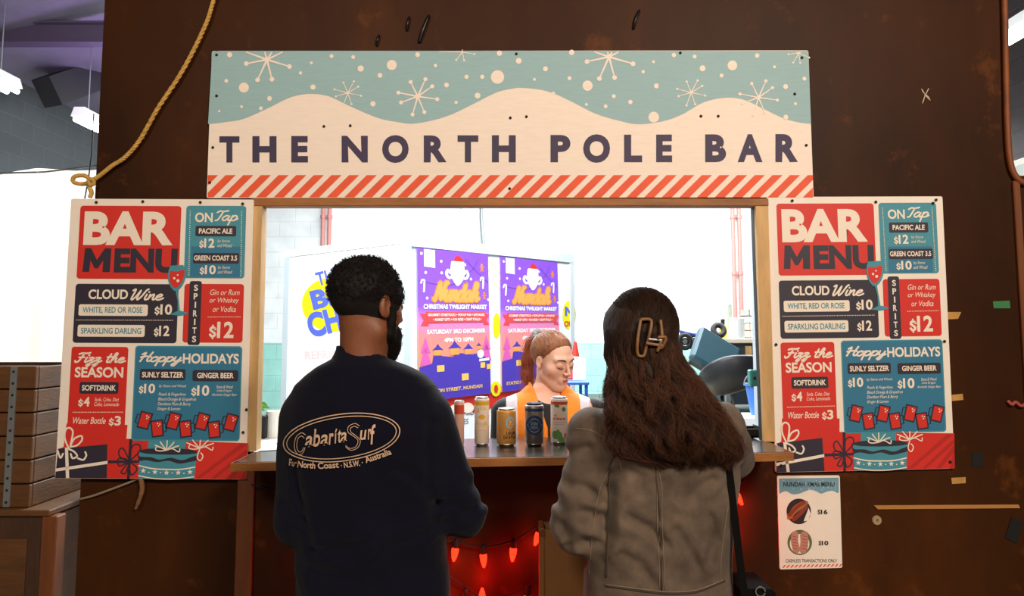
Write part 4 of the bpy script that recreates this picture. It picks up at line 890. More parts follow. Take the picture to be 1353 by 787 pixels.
# --- bench and things just inside the hatch on the left
zbn = W(345, 583, .75).z
bn = empty('back_bench', (-1.25, .75, 0), label='white back bench inside the hatch at the left', cat='bench')
MB().box((-1.6, .45, zbn - .03), (-.85, 1.05, zbn), bev=.004).build('top', M['wht'], bn)
for x in (-1.55, -.9):
    for y in (.5, 1.0): MB().box((x - .02, y - .02, 0), (x + .02, y + .02, zbn - .02)).build('leg', M['grey'], bn)
c = W(346, 570, .85); tag(MB().box((c.x - .025, .83, zbn), (c.x + .02, .9, zbn + .1), bev=.006).build('black_tin', M['black']), 'upright black tin on the back bench by the left jamb', 'tin')
c = W(365, 570, .9); kr = empty('paper_towel_roll', (c.x, .9, zbn), label='white paper roll beside the black tin on the back bench', cat='paper roll'); MB().lathe([(.018, .115), (.045, .115), (.045, 0), (.018, 0)], (c.x, .9, zbn), 22).build('paper', M['wht'], kr); MB().lathe([(.016, .117), (.019, .117), (.019, .1)], (c.x, .9, zbn), 14).build('core', M['wood_v'], kr)
c = W(334, 555, .8); pl = empty('potted_plant', (c.x - .02, .8, zbn), label='small green plant half hidden by the left jamb', cat='plant'); MB().lathe([(.0001, 0), (.03, 0), (.042, .08), (.036, .08), (.03, .07), (.0001, .07)], (c.x - .02, .8, zbn), 18).build('pot', M['wht'], pl)
lf = mat('leaf_green', '6fae3c', rough=.5)
for k, (px, py) in enumerate(((346, 528), (342, 536), (349, 533), (338, 520), (328, 525))):
    t_ = W(px, py, .8 + .02 * (k - 2)); b0 = Vector((c.x - .02, .8, zbn + .07)); d = t_ - b0
    st_ = MB().tube(curve_pts([b0, b0 + d * .5 + Vector((0, 0, .02)), t_ - d * .1], 4), .0018, 5).build('stem', lf, pl)
    nx = Vector((.7, .1, .5)).normalized() * .014; dn = d.normalized(); u_ = Vector((dn.x * .012 + .004, 0, -.008)); a = t_ - d * .1
    MB().add([a, a + nx * .9 + u_ * .6, a + u_ * 2 + Vector((.012, -.004, .004)), a - nx * .9 + u_ * .6, a + u_ + Vector((0, .004, .003))], [(0, 1, 4), (1, 2, 4), (2, 3, 4), (3, 0, 4)]).build('leaf', lf, pl, smooth=True)
# papers and dark tray on the counter
for k, (px, py, w_, rt_, lb) in enumerate(((352, 597, .1, .25, 'white paper slip on the counter beside the left jamb'), (367, 590, .12, -.1, 'white paper sheet on the counter nearer the man'))):
    c = W(px, py, .02 + .08 * k); zz = zc(c.x) + .001; q = [Vector((c.x + math.cos(rt_ + a) * w_ * .62, c.y + math.sin(rt_ + a) * w_ * .62, 0)) for a in (.6, 2.5, 3.74, 5.68)]
    for v in q: v.z = zc(v.x) + .0012
    tag(MB().prism([v + Vector((0, 0, .0012)) for v in q], q).build('paper_sheet', M['wht']), lb, 'paper')
c = W(993, 588, .1); zz = zc(c.x); ty = empty('bar_caddy', (c.x, .12, zz), label='low black caddy with a straw at the right end of the counter', cat='caddy')
m = MB().box((c.x - .06, .08, zz), (c.x + .035, .18, zz + .006)); m.box((c.x - .06, .08, zz), (c.x - .055, .18, zz + .035)); m.box((c.x + .03, .08, zz), (c.x + .035, .18, zz + .035)); m.box((c.x - .055, .08, zz), (c.x + .03, .085, zz + .03)); m.box((c.x - .055, .175, zz), (c.x + .03, .18, zz + .03)); m.build('tray', M['black'], ty)
MB().tube([(c.x - .04, .13, zz + .006), (c.x - .045, .12, zz + .075)], .003, 6).build('straw', M['wht'], ty)

# --- left of the wall: sheet, lamps, duct, crates, rope
def lamp(px, py, y, label, L_=1.25, strength=14):
    c = W(px, py, y); o = empty('fluorescent_lamp', c, label=label, cat='ceiling lamp', group='hall strip lamps')
    m = MB().prism([c + Vector((-.08, -L_ / 2, .0)), c + Vector((.08, -L_ / 2, .0)), c + Vector((.05, -L_ / 2, .09)), c + Vector((-.05, -L_ / 2, .09))], [c + Vector((-.08, L_ / 2, .0)), c + Vector((.08, L_ / 2, .0)), c + Vector((.05, L_ / 2, .09)), c + Vector((-.05, L_ / 2, .09))]); m.build('housing', M['wht'], o)
    e = mat('lit_tube', 'ffffff', emit=strength, ecol=(.9, .97, 1))
    for s in (-1, 1): MB().tube([c + Vector((s * .045, -L_ / 2 + .02, -.03)), c + Vector((s * .045, L_ / 2 - .02, -.03))], .022, 10).build('tube', e, o, smooth=True)
    for s in (-1, 1): MB().tube([c + Vector((0, s * L_ * .35, .09)), Vector((c.x, c.y + s * L_ * .35, zr(c.x) ))], .006, 6).build('hanger', M['grey'], o)
lamp(-46, 86, 3.5, 'lit strip lamp at the top left edge of the photo'); lamp(142, 172, 5.4, 'lit strip lamp over the block wall beside the dark panel wall', 1.1); lamp(1352, 35, 3.0, 'lit strip lamp in the gap right of the panel wall', .7)
a, bq = W(62, 122, 5.3), W(175, 82, 6.2); d = (bq - a).normalized(); s1 = d.cross(Vector((0, 0, 1))).normalized() * .14; s2 = s1.cross(d).normalized() * .15
m = MB().prism([a + s1 + s2, a - s1 + s2, a - s1 - s2, a + s1 - s2], [bq + s1 + s2, bq - s1 + s2, bq - s1 - s2, bq + s1 - s2])
du = empty('air_duct', (a + bq) / 2, label='dark square air duct sloping under the hall roof', cat='duct'); m.build('casing', mat('dark_duct', '2c2a2e', rough=.6), du)
for k in range(2):
    c = a + (bq - a) * (.3 + .4 * k) + Vector((0, 0, .14)); MB().tube([c, Vector((c.x, c.y, zr(c.x)))], .01, 6).build('hanger', M['grey'], du)
for y, px_, lb in ((4.4, 45, 'nearest'), (7.2, 90, 'further')):
    z0 = W(60, px_ if y < 5 else 82, y).z
    m = MB().box((-5.19, y - .07, z0 - .1), (-.9, y + .07, z0 - .085)); m.box((-5.19, y - .07, z0 + .085), (-.9, y + .07, z0 + .1)); m.box((-5.19, y - .008, z0 - .09), (-.9, y + .008, z0 + .09)); struct(m.build('trim_beam', mat('purple_grey_steel', '4c3f56', rough=.5)))
# white sheet hanging behind the crates
n, k_ = 40, 14; V = []; F = []
xa, xb = W(-60, 225, .8).x, W(150, 225, .8).x
for j in range(k_ + 1):
    for i in range(n + 1):
        t, s = i / n, j / k_; x = xa + (xb - xa) * t; ztop = W(676 + (x) * SC(.8), 232 - 12 * t, .8).z; zz = ztop * (1 - s) + .9 * s
        V.append((x, .8 + .006 * math.sin(t * 21 + s * 2) * (.3 + s) + .004 * math.sin(t * 43 + 1) + .006 * math.sin(s * 9 + t * 5), zz - .012 * math.sin(t * math.pi * 3) * (1 - s)))
for j in range(k_):
    for i in range(n): q = j * (n + 1) + i; F.append((q, q + 1, q + n + 2, q + n + 1))
shm_ = mat('white_cotton', 'f2ede2', rough=.9); nt = shm_.node_tree; tl_n = nt.nodes.new('ShaderNodeBsdfTranslucent'); tl_n.inputs[0].default_value = (.9, .86, .78, 1); mx_n = nt.nodes.new('ShaderNodeMixShader'); mx_n.inputs[0].default_value = .5
nt.links.new(nt.nodes['Principled BSDF'].outputs[0], mx_n.inputs[1]); nt.links.new(tl_n.outputs[0], mx_n.inputs[2]); nt.links.new(mx_n.outputs[0], nt.nodes['Material Output'].inputs[0])
sh = link('dust_sheet', V, F, shm_, smooth=True, label='white dust sheet hanging behind the wooden crates', cat='sheet')
tag(MB().tube([W(-70, 231, .8), W(60, 227, .8), W(126, 219, .8), (W(126, 219, .8).x + .3, .8, W(126, 219, .8).z + .02)], .004, 6).build('hanging_wire', M['grey'], smooth=True), 'thin wire carrying the white dust sheet', 'wire')
# crates
cw = mat('crate_board', '57340f', rough=.65, vary=.3, vscale=4, stretch=(1, 1, 5), bump=.2, bscale=25); cw2 = mat('crate_board_dark', '402610', rough=.65, vary=.3, vscale=4, stretch=(4, 4, .6), bump=.2, bscale=25)
yc = .2; cxr = W(44, 560, yc).x; cx0 = cxr - .75; cz1 = W(40, 483, yc).z; cz0 = W(40, 671, yc).z
cr_ = empty('slatted_crate', (cxr - .37, yc + .2, cz0), label='slatted wooden crate with a metal strap on top of the cabinet', cat='crate')
N_ = 6; dh = (cz1 - cz0) / N_
for k in range(N_):
    a, bq = cz0 + dh * k + .002, cz0 + dh * (k + 1) - .003; MB().box((cx0, yc, a), (cxr, yc + .018, bq), bev=.003).build('front_slat', cw, cr_); MB().box((cxr - .018, yc + .02, a), (cxr, yc + .36, bq), bev=.003).build('side_slat', cw, cr_)
MB().box((cx0, yc + .36, cz0), (cxr, yc + .378, cz1)).build('back_panel', cw2, cr_); MB().box((cx0, yc + .02, cz0), (cx0 + .018, yc + .36, cz1)).build('side_panel', cw2, cr_); MB().box((cx0 + .018, yc + .018, cz0), (cxr - .018, yc + .36, cz0 + .015)).build('bottom', cw2, cr_); MB().box((cx0 + .019, yc + .019, cz1 - .03), (cxr - .019, yc + .359, cz1 - .012)).build('lid', cw, cr_)
sx = W(15, 560, yc).x; st_ = MB().box((sx - .012, yc - .004, cz0 + .004), (sx + .012, yc, cz1 - .004)).build('strap', M['grey'], cr_)
for k in range(12): MB().lathe([(.004, .003), (.005, 0)], (sx, yc - .004, cz0 + (k + .5) * (cz1 - cz0) / 12), 8, M=Matrix.Rotation(R(90), 3, 'X')).build('rivet', M['dark'], st_)
kx = W(56, 700, yc - .02).x; kb = empty('timber_cabinet', (kx - .4, yc + .2, 0), label='brown timber cabinet with reddish corner post under the slatted crate', cat='cabinet')
MB().box((kx - .85, yc - .02, 0), (kx - .0, yc + .4, cz0 - .022)).build('carcass', cw2, kb); MB().box((kx - .87, yc - .035, cz0 - .022), (kx + .03, yc + .42, cz0), bev=.004).build('top', cw, kb)
MB().box((kx - .0, yc - .03, 0), (kx + .055, yc + .03, cz0 - .022), bev=.004).build('corner_post', M['batten'], kb); MB().box((kx - .02, yc + .03, 0), (kx + .02, yc + .4, cz0 - .03)).build('side_panel', cw, kb)
MB().box((kx - .82, yc - .026, .1), (kx - .05, yc - .02, cz0 - .1), bev=.002).build('door', cw, kb)
# rope
rope = mat('yellow_rope', 'c4994a', rough=.8, vary=.3, vscale=60); yr = -.02
def twist(pts, r_, name, **k):
    q = curve_pts(pts, 14); m = MB()
    for s in range(3):
        o = []
        for i, v in enumerate(q):
            t_ = (q[min(i + 1, len(q) - 1)] - q[max(i - 1, 0)]).normalized(); u_ = t_.orthogonal() if abs(t_.y) > .99 else t_.cross(Vector((0, 1, 0))).normalized(); w_ = t_.cross(u_); a = i * .9 + s * 2.094; o.append(v + (u_ * math.cos(a) + w_ * math.sin(a)) * r_ * .5)
        m.tube(o, r_ * .62, 6)
    return m.build(name, rope, smooth=True, **k)
top_ = W(283, -2, yr); ro = empty('rope', W(122, 240, yr), label='yellow rope looping down the dark wall to a bow above the left menu', cat='rope')
o = twist([top_ + Vector((.04, 0, .12)), top_, W(274, 27, yr), W(258, 62, yr), W(236, 102, yr), W(208, 144, yr), W(186, 183, yr), W(166, 207, yr), W(148, 219, yr), W(133, 231, yr), W(121, 239, yr)], .0075, 'cord'); o.parent = ro; o.matrix_parent_inverse = Matrix.Translation(-ro.location)
for nm, pts in (('bow', [W(121, 239, yr), W(112, 232, yr - .01), W(99, 233, yr - .015), W(97, 240, yr - .01), W(108, 243, yr), W(119, 241, yr - .01)]), ('tail', [W(120, 238, yr), W(118, 246, yr - .01), W(121, 254, yr - .012), W(119, 260, yr - .015)]), ('knot', [W(117, 238, yr - .012), W(122, 237, yr - .016), W(124, 242, yr - .012), W(119, 244, yr - .016), W(117, 239, yr - .012)])):
    o = twist(pts, .007, nm); o.parent = ro; o.matrix_parent_inverse = Matrix.Translation(-ro.location)
wr = tag(MB().tube([W(124, 150, .05), W(121, 205, .0), W(117, 235, -.02), W(112, 262, -.032)], .0022, 6).build('hanging_wire', M['dark'], smooth=True), 'thin dark wire from the wall edge to the corner of the left menu', 'wire')

# --- right gap: folders on a ledge
lz = zg; lx = W(1338, 232, .3).x
tag(MB().box((lx, .1, lz - .1), (lx + .7, .5, lz - .01), bev=.004).build('ledge', M['batten']), 'rusty ledge behind the right edge of the panel wall', 'ledge')
for k in range(5):
    h = (.1, .13, .125, .13, .12)[k] * 1.0; x = lx + .012 + k * .03
    tag(MB().box((x, .16, lz - .01), (x + .026, .36, lz + h), bev=.003).build('paper_bundle', mat('cream_paper', ('cfd8d2', 'eee9da', 'e2dccb', 'eee9da', 'd8d2c2')[k], rough=.7)), ('first', 'second', 'third', 'fourth', 'fifth')[k] + ' upright cream bundle from the wall edge, on the rusty ledge', 'paper bundle', 'paper bundles on the right ledge')
# ================================================================== people
def rotm(yaw, pitch=0, roll=0):
    """rows of the result are not needed: (P - c) @ M gives local coordinates"""
    m = (Matrix.Rotation(R(yaw), 3, 'Z') @ Matrix.Rotation(R(pitch), 3, 'X') @ Matrix.Rotation(R(roll), 3, 'Y'))
    return np.array(m, np.float32)
def loc(P, c, M, s=1.0): return ((P - np.asarray(c, np.float32)) @ M) / s
def wld(q, c, M, s=1.0): return np.asarray(c) + s * (np.asarray(q, float) @ M.T)
def creases(P, lines, depth, width):
    """folds of cloth: a valley with a soft ridge at each side along lines given in x and z"""
    out = np.zeros(len(P), np.float32); X = P[:, [0, 2]]
    for ln, back in lines:
        dm = np.full(len(P), 9., np.float32)
        for a, b_ in zip(ln[:-1], ln[1:]):
            a = np.asarray(a, np.float32); ba = np.asarray(b_, np.float32) - a; pa = X - a; t = np.clip(pa @ ba / max(float(ba @ ba), 1e-9), 0, 1); dm = np.minimum(dm, np.linalg.norm(pa - t[:, None] * ba, axis=1))
        u = dm / width; out += depth * (np.exp(-u * u) - .45 * np.exp(-(u - 1.9) ** 2)) * (P[:, 1] < back)
    return out
def xz(pts, f, y): return [(W(*f(*p_), y).x, W(*f(*p_), y).z) for p_ in pts]
def cranium(Q, g=0): return smin(elp(Q, (0, -.016, .03), (.075 + g, .095 + g, .082 + g)), elp(Q, (0, .022, -.028), (.061 + g, .066 + g, .088 + g)), .03)
def head(Q, female=False):
    d = cranium(Q)
    if female: d = smin(elp(Q, (0, -.016, .03), (.073, .095, .082)), elp(Q, (0, .024, -.03), (.055, .063, .086)), .03)
    d = smin(d, elp(Q, (0, .051 if female else .056, -.094), (.024 if female else .032, .028, .02)), .03)
    for s in (-1, 1):
        d = smin(d, rc(Q, (s * (.045 if female else .052), .0, -.066 if female else -.07), (s * .018, .06, -.098), .011 if female else .019, .011), .03)
        d = smin(d, elp(Q, (s * .04, .05, -.024), (.024, .022, .02)), .03)
        d = smin(d, rc(Q, (s * .014, .080 if female else .084, .027), (s * .044, .066, .026), .008, .008), .018)
    for s in (-1, 1): d = smax(d, -elp(Q, (s * .031, .098, .006), (.019, .017, .012)), .012)
    for s in (-1, 1):
        d = smin(d, elp(Q, (s * .031, .0765, .004), (.016, .0122, .0118)), .006)
        d = smin(d, rc(Q, (s * .017, .087, -.0045), (s * .045, .077, -.003), .0022), .003)    # lid fold
    d = smin(d, rc(Q, (0, .084, .016), (0, .108 if female else .111, -.026), .006, .008 if female else .0095), .011)
    for s in (-1, 1): d = smin(d, elp(Q, (s * .0115, .098, -.03), (.007, .009, .0065)), .007)
    d = smax(d, -rc(Q, (-.007, .108, -.039), (-.008, .1, -.036), .0028), .003); d = smax(d, -rc(Q, (.007, .108, -.039), (.008, .1, -.036), .0028), .003)
    d = smin(d, elp(Q, (0, .081, -.063), (.026, .012, .016)), .014)
    d = smax(d, -rc(Q, (-.021, .094, -.0625), (.021, .094, -.0625), .0022), .004)
    d = smin(d, rc(Q, (0, .074, -.105), (0, .078, -.098), .012), .014)
    for s in (-1, 1):
        q_ = .82 if female else 1.0; e = elp(Q, (s * (.075 if female else .079), -.008, -.004), (.010 * q_, .018 * q_, .031 * q_)); e = smax(e, -elp(Q, (s * .086, -.002, .0), (.009, .011 * q_, .02 * q_)), .005)
        e = smin(e, rc(Q, (s * .077, .001, -.03), (s * .077, .003, -.022), .006), .006); d = smin(d, e, .005)
    return d
def hand_sdf(Q, side, curl=.5):
    """wrist at the origin, fingers along +Y, back of the hand +Z"""
    d = smin(elp(Q, (0, .045, 0), (.038, .05, .014)), rc(Q, (0, -.02, 0), (0, .03, 0), .024, .02), .02)
    for x, l, y in ((-.03, .058, .078), (-.01, .074, .086), (.011, .07, .085), (.03, .062, .08)):
        c1, s1 = math.cos(curl), math.sin(curl); a = (x, y, 0); b_ = (x * 1.08, y + l * .45 * c1, -l * .45 * s1); e = (x * 1.1, b_[1] + l * .5 * math.cos(curl * 2.3), b_[2] - l * .5 * math.sin(curl * 2.3))
        d = smin(d, smin(rc(Q, a, b_, .009, .008), rc(Q, b_, e, .008, .0066), .004), .005)
    s = -side; d = smin(d, smin(rc(Q, (s * .026, .02, -.004), (s * .05, .052, -.014), .012, .0095), rc(Q, (s * .05, .052, -.014), (s * .052, .08, -.024), .0095, .0075), .004), .008)
    return d
def hand_piece(wrist, tip, up, side, curl=.5):
    y = (Vector(tip) - Vector(wrist)).normalized(); z = (Vector(up) - y * Vector(up).dot(y)).normalized(); x = y.cross(z)
    Mx = np.array([x, y, z], np.float32).T; c = np.array(wrist, np.float32)
    V, F = surf(lambda Q: hand_sdf(Q, side, curl), (-.075, -.05, -.09), (.075, .19, .04), .0034)
    return V @ Mx.T + c, F
def smesh(name, VF, m, parent, **k): return link(name, VF[0], VF[1], m, parent, True, **k)
def box_of(pts, r_): a = np.array([[*p] for p in pts]); return a.min(0) - r_, a.max(0) + r_
def legs(hx, hy, hz, cx, yaw_feet=0):
    """trouser and shoe fields for someone standing at (cx, hy)"""
    L = []
    for s in (-1, 1): L.append(((cx + s * hx, hy, hz), (cx + s * (hx + .01), hy + .02, .48), (cx + s * (hx + .015), hy - .01, .09)))
    def tr(P):
        d = None
        for h_, k_, a_ in L:
            e = smin(rc(P, h_, k_, .092, .066), rc(P, k_, a_, .066, .052), .03); d = e if d is None else smin(d, e, .02)
        return d
    def sh(P, fy):
        d = None
        for h_, k_, a_ in L:
            x, y = a_[0], a_[1]; e = smin(rc(P, (x, y - fy * .02, .045), (x * 1.0, y + fy * .15, .032), .044, .034), rc(P, (x, y, .05), (x, y, .1), .042, .04), .03); e = smax(e, -P[:, 2] + .0, .01); d = e if d is None else np.minimum(d, e)
        return d
    return L, tr, sh

# ------------------------------------------------------------------ the man in the navy shirt
YM = -.62; K = SC(YM)
def wm(px, py, y=YM): return W(px, py, y)
man = empty('person', (wm(492, 560).x, YM, 0), label='person seen from behind in a navy long sleeved shirt with an oval surf print', cat='person')
skin_m = mat('brown_skin', '7d4a2e', rough=.5, sss=.12, vary=.06, vscale=30, bump=.06, bscale=120)
navy_t = mat('navy_jersey', '0e0f1c', rough=.85, sheen=.06, spec=.08, bump=.25, bscale=220, vary=.12, vscale=9)
denim = mat('dark_jeans', '1c222e', rough=.8, bump=.15, bscale=260); shoe_m = mat('dark_shoe', '1a1818', rough=.6)
def rows(tab, y0, dz=0):
    out = []
    for py, xl, xr, yo, b_ in tab:
        a, c = W(xl, py, y0), W(xr, py, y0); out.append((a.z, (a.x + c.x) / 2, y0 + yo, (c.x - a.x) / 2, b_))
    return out
TM = rows([(462, 452, 508, .0, .052), (474, 446, 512, -.01, .062), (484, 424, 536, -.01, .08), (494, 410, 556, -.005, .092), (508, 397, 573, .0, .105), (530, 388, 584, .0, .118), (565, 382, 590, .0, .128), (610, 380, 592, .01, .126), (660, 389, 588, .015, .118), (720, 396, 586, .015, .115), (790, 394, 592, .01, .125), (840, 392, 596, .01, .13)], YM)
SHL, ELL_ = np.array(wm(403, 556)), np.array(wm(388, 690, YM - .01)); SHR, ELR = np.array(wm(567, 552)), np.array(wm(615, 682, YM + .0))
WRL, WRR = np.array(wm(420, 676, YM + .25)), np.array(wm(585, 668, YM + .27))
HM = np.array(wm(487, 403)); MH = rotm(-42, -6); SM = .98
def man_arms(P, g):
    d = None
    for a, b_, c in ((SHL, ELL_, WRL), (SHR, ELR, WRR)):
        e = smin(rc(P, a, b_, .056 + g, .044 + g), rc(P, b_, c, .043 + g, .028 + g), .025); d = e if d is None else np.minimum(d, e)
    return d
def man_torso(P, g=0): return smin(loft(P, TM, 2.5, g), man_arms(P, g), .022)
Lm, trm, shm = legs(.09, YM + .01, .92, man.location.x)
def man_head(P):
    Q = loc(P, HM, MH, SM); d = head(Q) * SM
    nb = wld((0, -.02, -.06), HM, MH, SM); base = np.array(wm(480, 492, YM - .005))
    return smin(d, rc(P, nb, base, .051, .062), .035)
body = [surf(man_head, HM - .16 - np.array([0, 0, .06]), HM + .17, .0038)]
def man_body(P): return smin(smin(loft(P, TM, 2.5, -.02), man_arms(P, -.012), .04), rc(P, np.array(wm(482, 492, YM - .005)), np.array(wm(484, 440)), .06, .05), .03)
zlo, ztop = TM[-1][0], wm(484, 470).z
body.append(surf(man_body, (-1.1, YM - .22, zlo - .05), (.2, YM + .4, ztop), .009))
body.append(surf(lambda P: np.minimum.reduce([smin(rc(P, h_, k_, .08, .055), rc(P, k_, a_, .055, .042), .03) for h_, k_, a_ in Lm]), (-1, YM - .2, .02), (.1, YM + .3, .98), .014))
body.append(hand_piece(WRL + (0, 0.005, 0), WRL + np.array((.03, .12, .02)), (0, 0, 1), -1)); body.append(hand_piece(WRR + (0, .005, 0), WRR + np.array((-.03, .12, .02)), (0, 0, 1), 1))
smesh('body', merge(body), skin_m, man)
d6 = lambda x, y: (340 + x / 3.186, 540 + y / 3.186)
MCR = [(xz(l_, d6, YM - .1), YM + .03) for l_ in ([(725, 60), (712, 200), (722, 330), (745, 500)], [(150, 250), (160, 360), (200, 500), (215, 600)], [(235, 610), (380, 580), (500, 540), (570, 440)], [(370, 740), (470, 650), (570, 570), (700, 530)], [(750, 420), (820, 415), (890, 450)], [(790, 500), (860, 470), (930, 430)], [(590, 250), (660, 280), (700, 340)], [(95, 420), (140, 470), (180, 480)], [(240, 700), (320, 690), (420, 720)], [(880, 330), (930, 370), (950, 420)])]
def man_shirt(P):
    d = man_torso(P, .008)
    z = P[:, 2]
    f = np.sin(z * 46 + (P[:, 0] + .4) * 22 + 2 * np.sin(P[:, 0] * 14)) * np.clip((1.32 - z) * 2.2, 0, 1) + .6 * np.sin((P[:, 0] + .3) * 40 + z * 9)
    d = d - .0036 * f + wob(P, 26, .006, 3) + .004 * np.abs(np.sin(z * 19 + P[:, 0] * 27 + 2 * np.sin(z * 8))) * np.clip((1.36 - z) * 3, 0, 1)
    d = d + creases(P, MCR, .006, .012)
    nk = np.array(wm(483, 455)); d = smax(d, -rc(P, np.array(wm(484, 440)), np.array(wm(481, 473, YM + .005)), .066, .064), .006)
    return smax(d, -(np.linalg.norm(P - WRL, axis=1) - .03), .004)
shirt = smesh('shirt', surf(man_shirt, (-1.1, YM - .24, zlo - .04), (.2, YM + .42, ztop + .05), .0062), navy_t, man, label='navy long sleeved shirt')
# collar rib
cpt = []
for k in range(28):
    a = 2 * math.pi * k / 28; cpt.append(np.array(wm(482, 474)) + np.array((.0685 * math.cos(a) * 1.02, .066 * math.sin(a), .012 * math.cos(a) * .3 - .014 * math.sin(a) + .004)))
smesh('trousers', surf(lambda P: smin(trm(P), loft(P, [(.80, man.location.x, YM + .01, .15, .1), (.96, man.location.x, YM + .012, .15, .1)], 2.5), .05) - wob(P, 40, .004), (-1, YM - .25, .04), (.1, YM + .3, 1.02), .011), denim, man)
smesh('shoes', surf(lambda P: shm(P, 1), (-1, YM - .2, -.01), (.1, YM + .35, .16), .008), shoe_m, man)
# hair and beard
hair_m = mat('black_curly_hair', '120d0c', rough=.75, spec=.25); beard_m = mat('black_beard', '0e0a09', rough=.8, spec=.2)
def man_hair(P):
    Q = loc(P, HM, MH, SM); d = cranium(Q, .0) - .006 - .010 * np.clip((Q[:, 2] - .0) * 9, 0, 1)
    line = -.055 + np.clip(Q[:, 1] + .02, 0, 1) * .55 + np.clip(Q[:, 1] - .05, 0, 1) * 1.2
    d = smax(d, (line - Q[:, 2]) * .8, .01); d = smax(d, -elp(Q, (.085, .004, -.012), (.022, .026, .036)), .004); d = smax(d, -elp(Q, (-.085, .004, -.012), (.022, .026, .036)), .004)
    am = np.clip((Q[:, 2] + .03) * 14, .15, 1)
    n = np.sin(Q[:, 0] * 260 + 3 * np.sin(Q[:, 1] * 120)) * np.sin(Q[:, 1] * 240 + 3 * np.sin(Q[:, 2] * 130)) * np.sin(Q[:, 2] * 250 + 2 * np.sin(Q[:, 0] * 140))
    return (d - .0035 * n * am - wob(Q, 60, .006, 2) * am) * SM
mh = smesh('hair', surf(man_hair, HM - .16, HM + .18, .0036), hair_m, man, label='short black curly hair')
def curls(vf, frac, length, amp, r_, seed, up=.3, zmin=None, coil=1):
    V, F = vf; rs = np.random.RandomState(seed); c = V.mean(0); tri = F[rs.randint(0, len(F), frac)]; p0 = V[tri].mean(1)
    nrm = np.cross(V[tri[:, 1]] - V[tri[:, 0]], V[tri[:, 2]] - V[tri[:, 0]]); nrm /= np.linalg.norm(nrm, axis=1, keepdims=True) + 1e-9
    sg_ = np.sign(((p0 - c) * nrm).sum(1)); nrm *= sg_[:, None]; t1 = np.cross(nrm, rs.normal(size=nrm.shape)); t1 /= np.linalg.norm(t1, axis=1, keepdims=True) + 1e-9; t2 = np.cross(nrm, t1); k = 9; out = []
    ph = rs.rand(frac) * 6.28
    for i in range(k):
        s = i / (k - 1); a = ph + s * 6.5 * coil; out.append(p0 + nrm * (s * length - .002) + t1 * (np.cos(a) * amp * s ** .6)[:, None] + t2 * (np.sin(a) * amp * s ** .6)[:, None])
    return np.stack(out, 1)
hv = surf(man_hair, HM - .16, HM + .18, .006)
zz = loc(hv[0], HM, MH, SM)[:, 2]; keep = zz[hv[1]].min(1) > .0
smesh('curls', strands(curls((hv[0], hv[1][keep]), 2400, .009, .0036, .0011, 3), .001), hair_m, man)
def man_beard(P):
    Q = loc(P, HM, MH, SM); d = smin(elp(Q, (0, .045, -.075), (.064, .058, .055)), elp(Q, (0, .074, -.112), (.036, .036, .04)), .03)
    for s in (-1, 1): d = smin(d, rc(Q, (s * .066, .026, .0), (s * .058, .03, -.07), .012, .02), .014)
    d = smax(d, Q[:, 2] + .046 - np.clip(np.abs(Q[:, 0]) - .045, 0, 1) * 2.0, .012); d = smax(d, .012 - Q[:, 1] - (Q[:, 2] + .09) * .35, .008)
    d = smax(d, -rc(Q, (-.02, .1, -.062), (.02, .1, -.062), .008), .004)
    return (d - wob(Q, 150, .0022, 5)) * SM
bv = surf(man_beard, HM - .2, HM + .17, .0042); smesh('beard', bv, beard_m, man, label='full black beard')
smesh('beard_hairs', strands(curls(bv, 900, .007, .002, .0008, 6), .0007), beard_m, man)
for s in (-1, 1):
    q = [wld(p_, HM, MH, SM) for p_ in ((s * .012, .0935, .029), (s * .03, .091, .036), (s * .05, .075, .028))]; MB().tube(curve_pts([Vector(v) for v in q], 5), [.003] * 5 + [.0035] * 5 + [.002], 6).build('eyebrow', beard_m, man, smooth=True)
# print on the back
bt = bvh_of(shirt); crm = mat('shirt_print_cream', 'c9a88c', rough=.8)
d6 = lambda x, y: (340 + x / 3.186, 540 + y / 3.186)
def fb(x, y, h): return drape(bt, x, y, .0042 + h) or W(x, y, YM - .13)
p = Print(fb); ec, rt_ = (452.3, 577.5), R(-7.5)
for rx, ry, w_ in ((76.5, 30.5, 1.3), (72, 26.5, 1.1)):
    p.line([(ec[0] + rx * math.cos(a) * math.cos(rt_) - ry * math.sin(a) * math.sin(rt_), ec[1] + rx * math.cos(a) * math.sin(rt_) + ry * math.sin(a) * math.cos(rt_)) for a in [k * math.pi / 40 for k in range(80)]], w_, 0, closed=True)
p.build('oval_print', [crm], shirt, label='double cream oval')
def ital(x, y, s=1): return d6(x, y)
for ch, x0, y0_, x1, y1_ in (('a',204,112,236,158),('b',236,84,268,156),('a',268,106,300,151),('r',302,102,326,148),('í',326,84,342,143),('t',342,88,358,140),('a',352,98,378,138),('u',432,90,462,128),('r',464,84,482,126),('f',474,66,502,146)):
    p = Print(fb, base=1); a, c = d6(x0, y0_), d6(x1, y1_); p.text(ch, a[0], a[1], c[0], c[1], 0, shear=.28, off=.03, rot=R(-5)); p.build('letter', [crm], shirt)
for lp in ([(208, 108), (190, 100), (168, 118), (162, 160), (176, 190), (196, 184), (206, 160)], [(202, 120), (190, 112), (176, 124), (172, 156), (180, 178), (192, 176), (200, 160)]):
    p = Print(fb, base=1); p.line([d6(v.x, v.y) for v in curve_pts(lp, 6)], .75, 0); p.build('letter', [crm], shirt, label='outlined capital C')
for lp in ([(430, 72), (412, 62), (386, 74), (384, 98), (404, 112), (424, 130), (416, 156), (392, 164), (374, 152)], [(424, 80), (410, 74), (394, 82), (396, 98), (416, 112), (434, 132), (424, 160), (396, 172), (374, 158)]):
    p = Print(fb, base=1); p.line([d6(v.x, v.y) for v in curve_pts(lp, 6)], .75, 0); p.build('letter', [crm], shirt, label='outlined capital S')
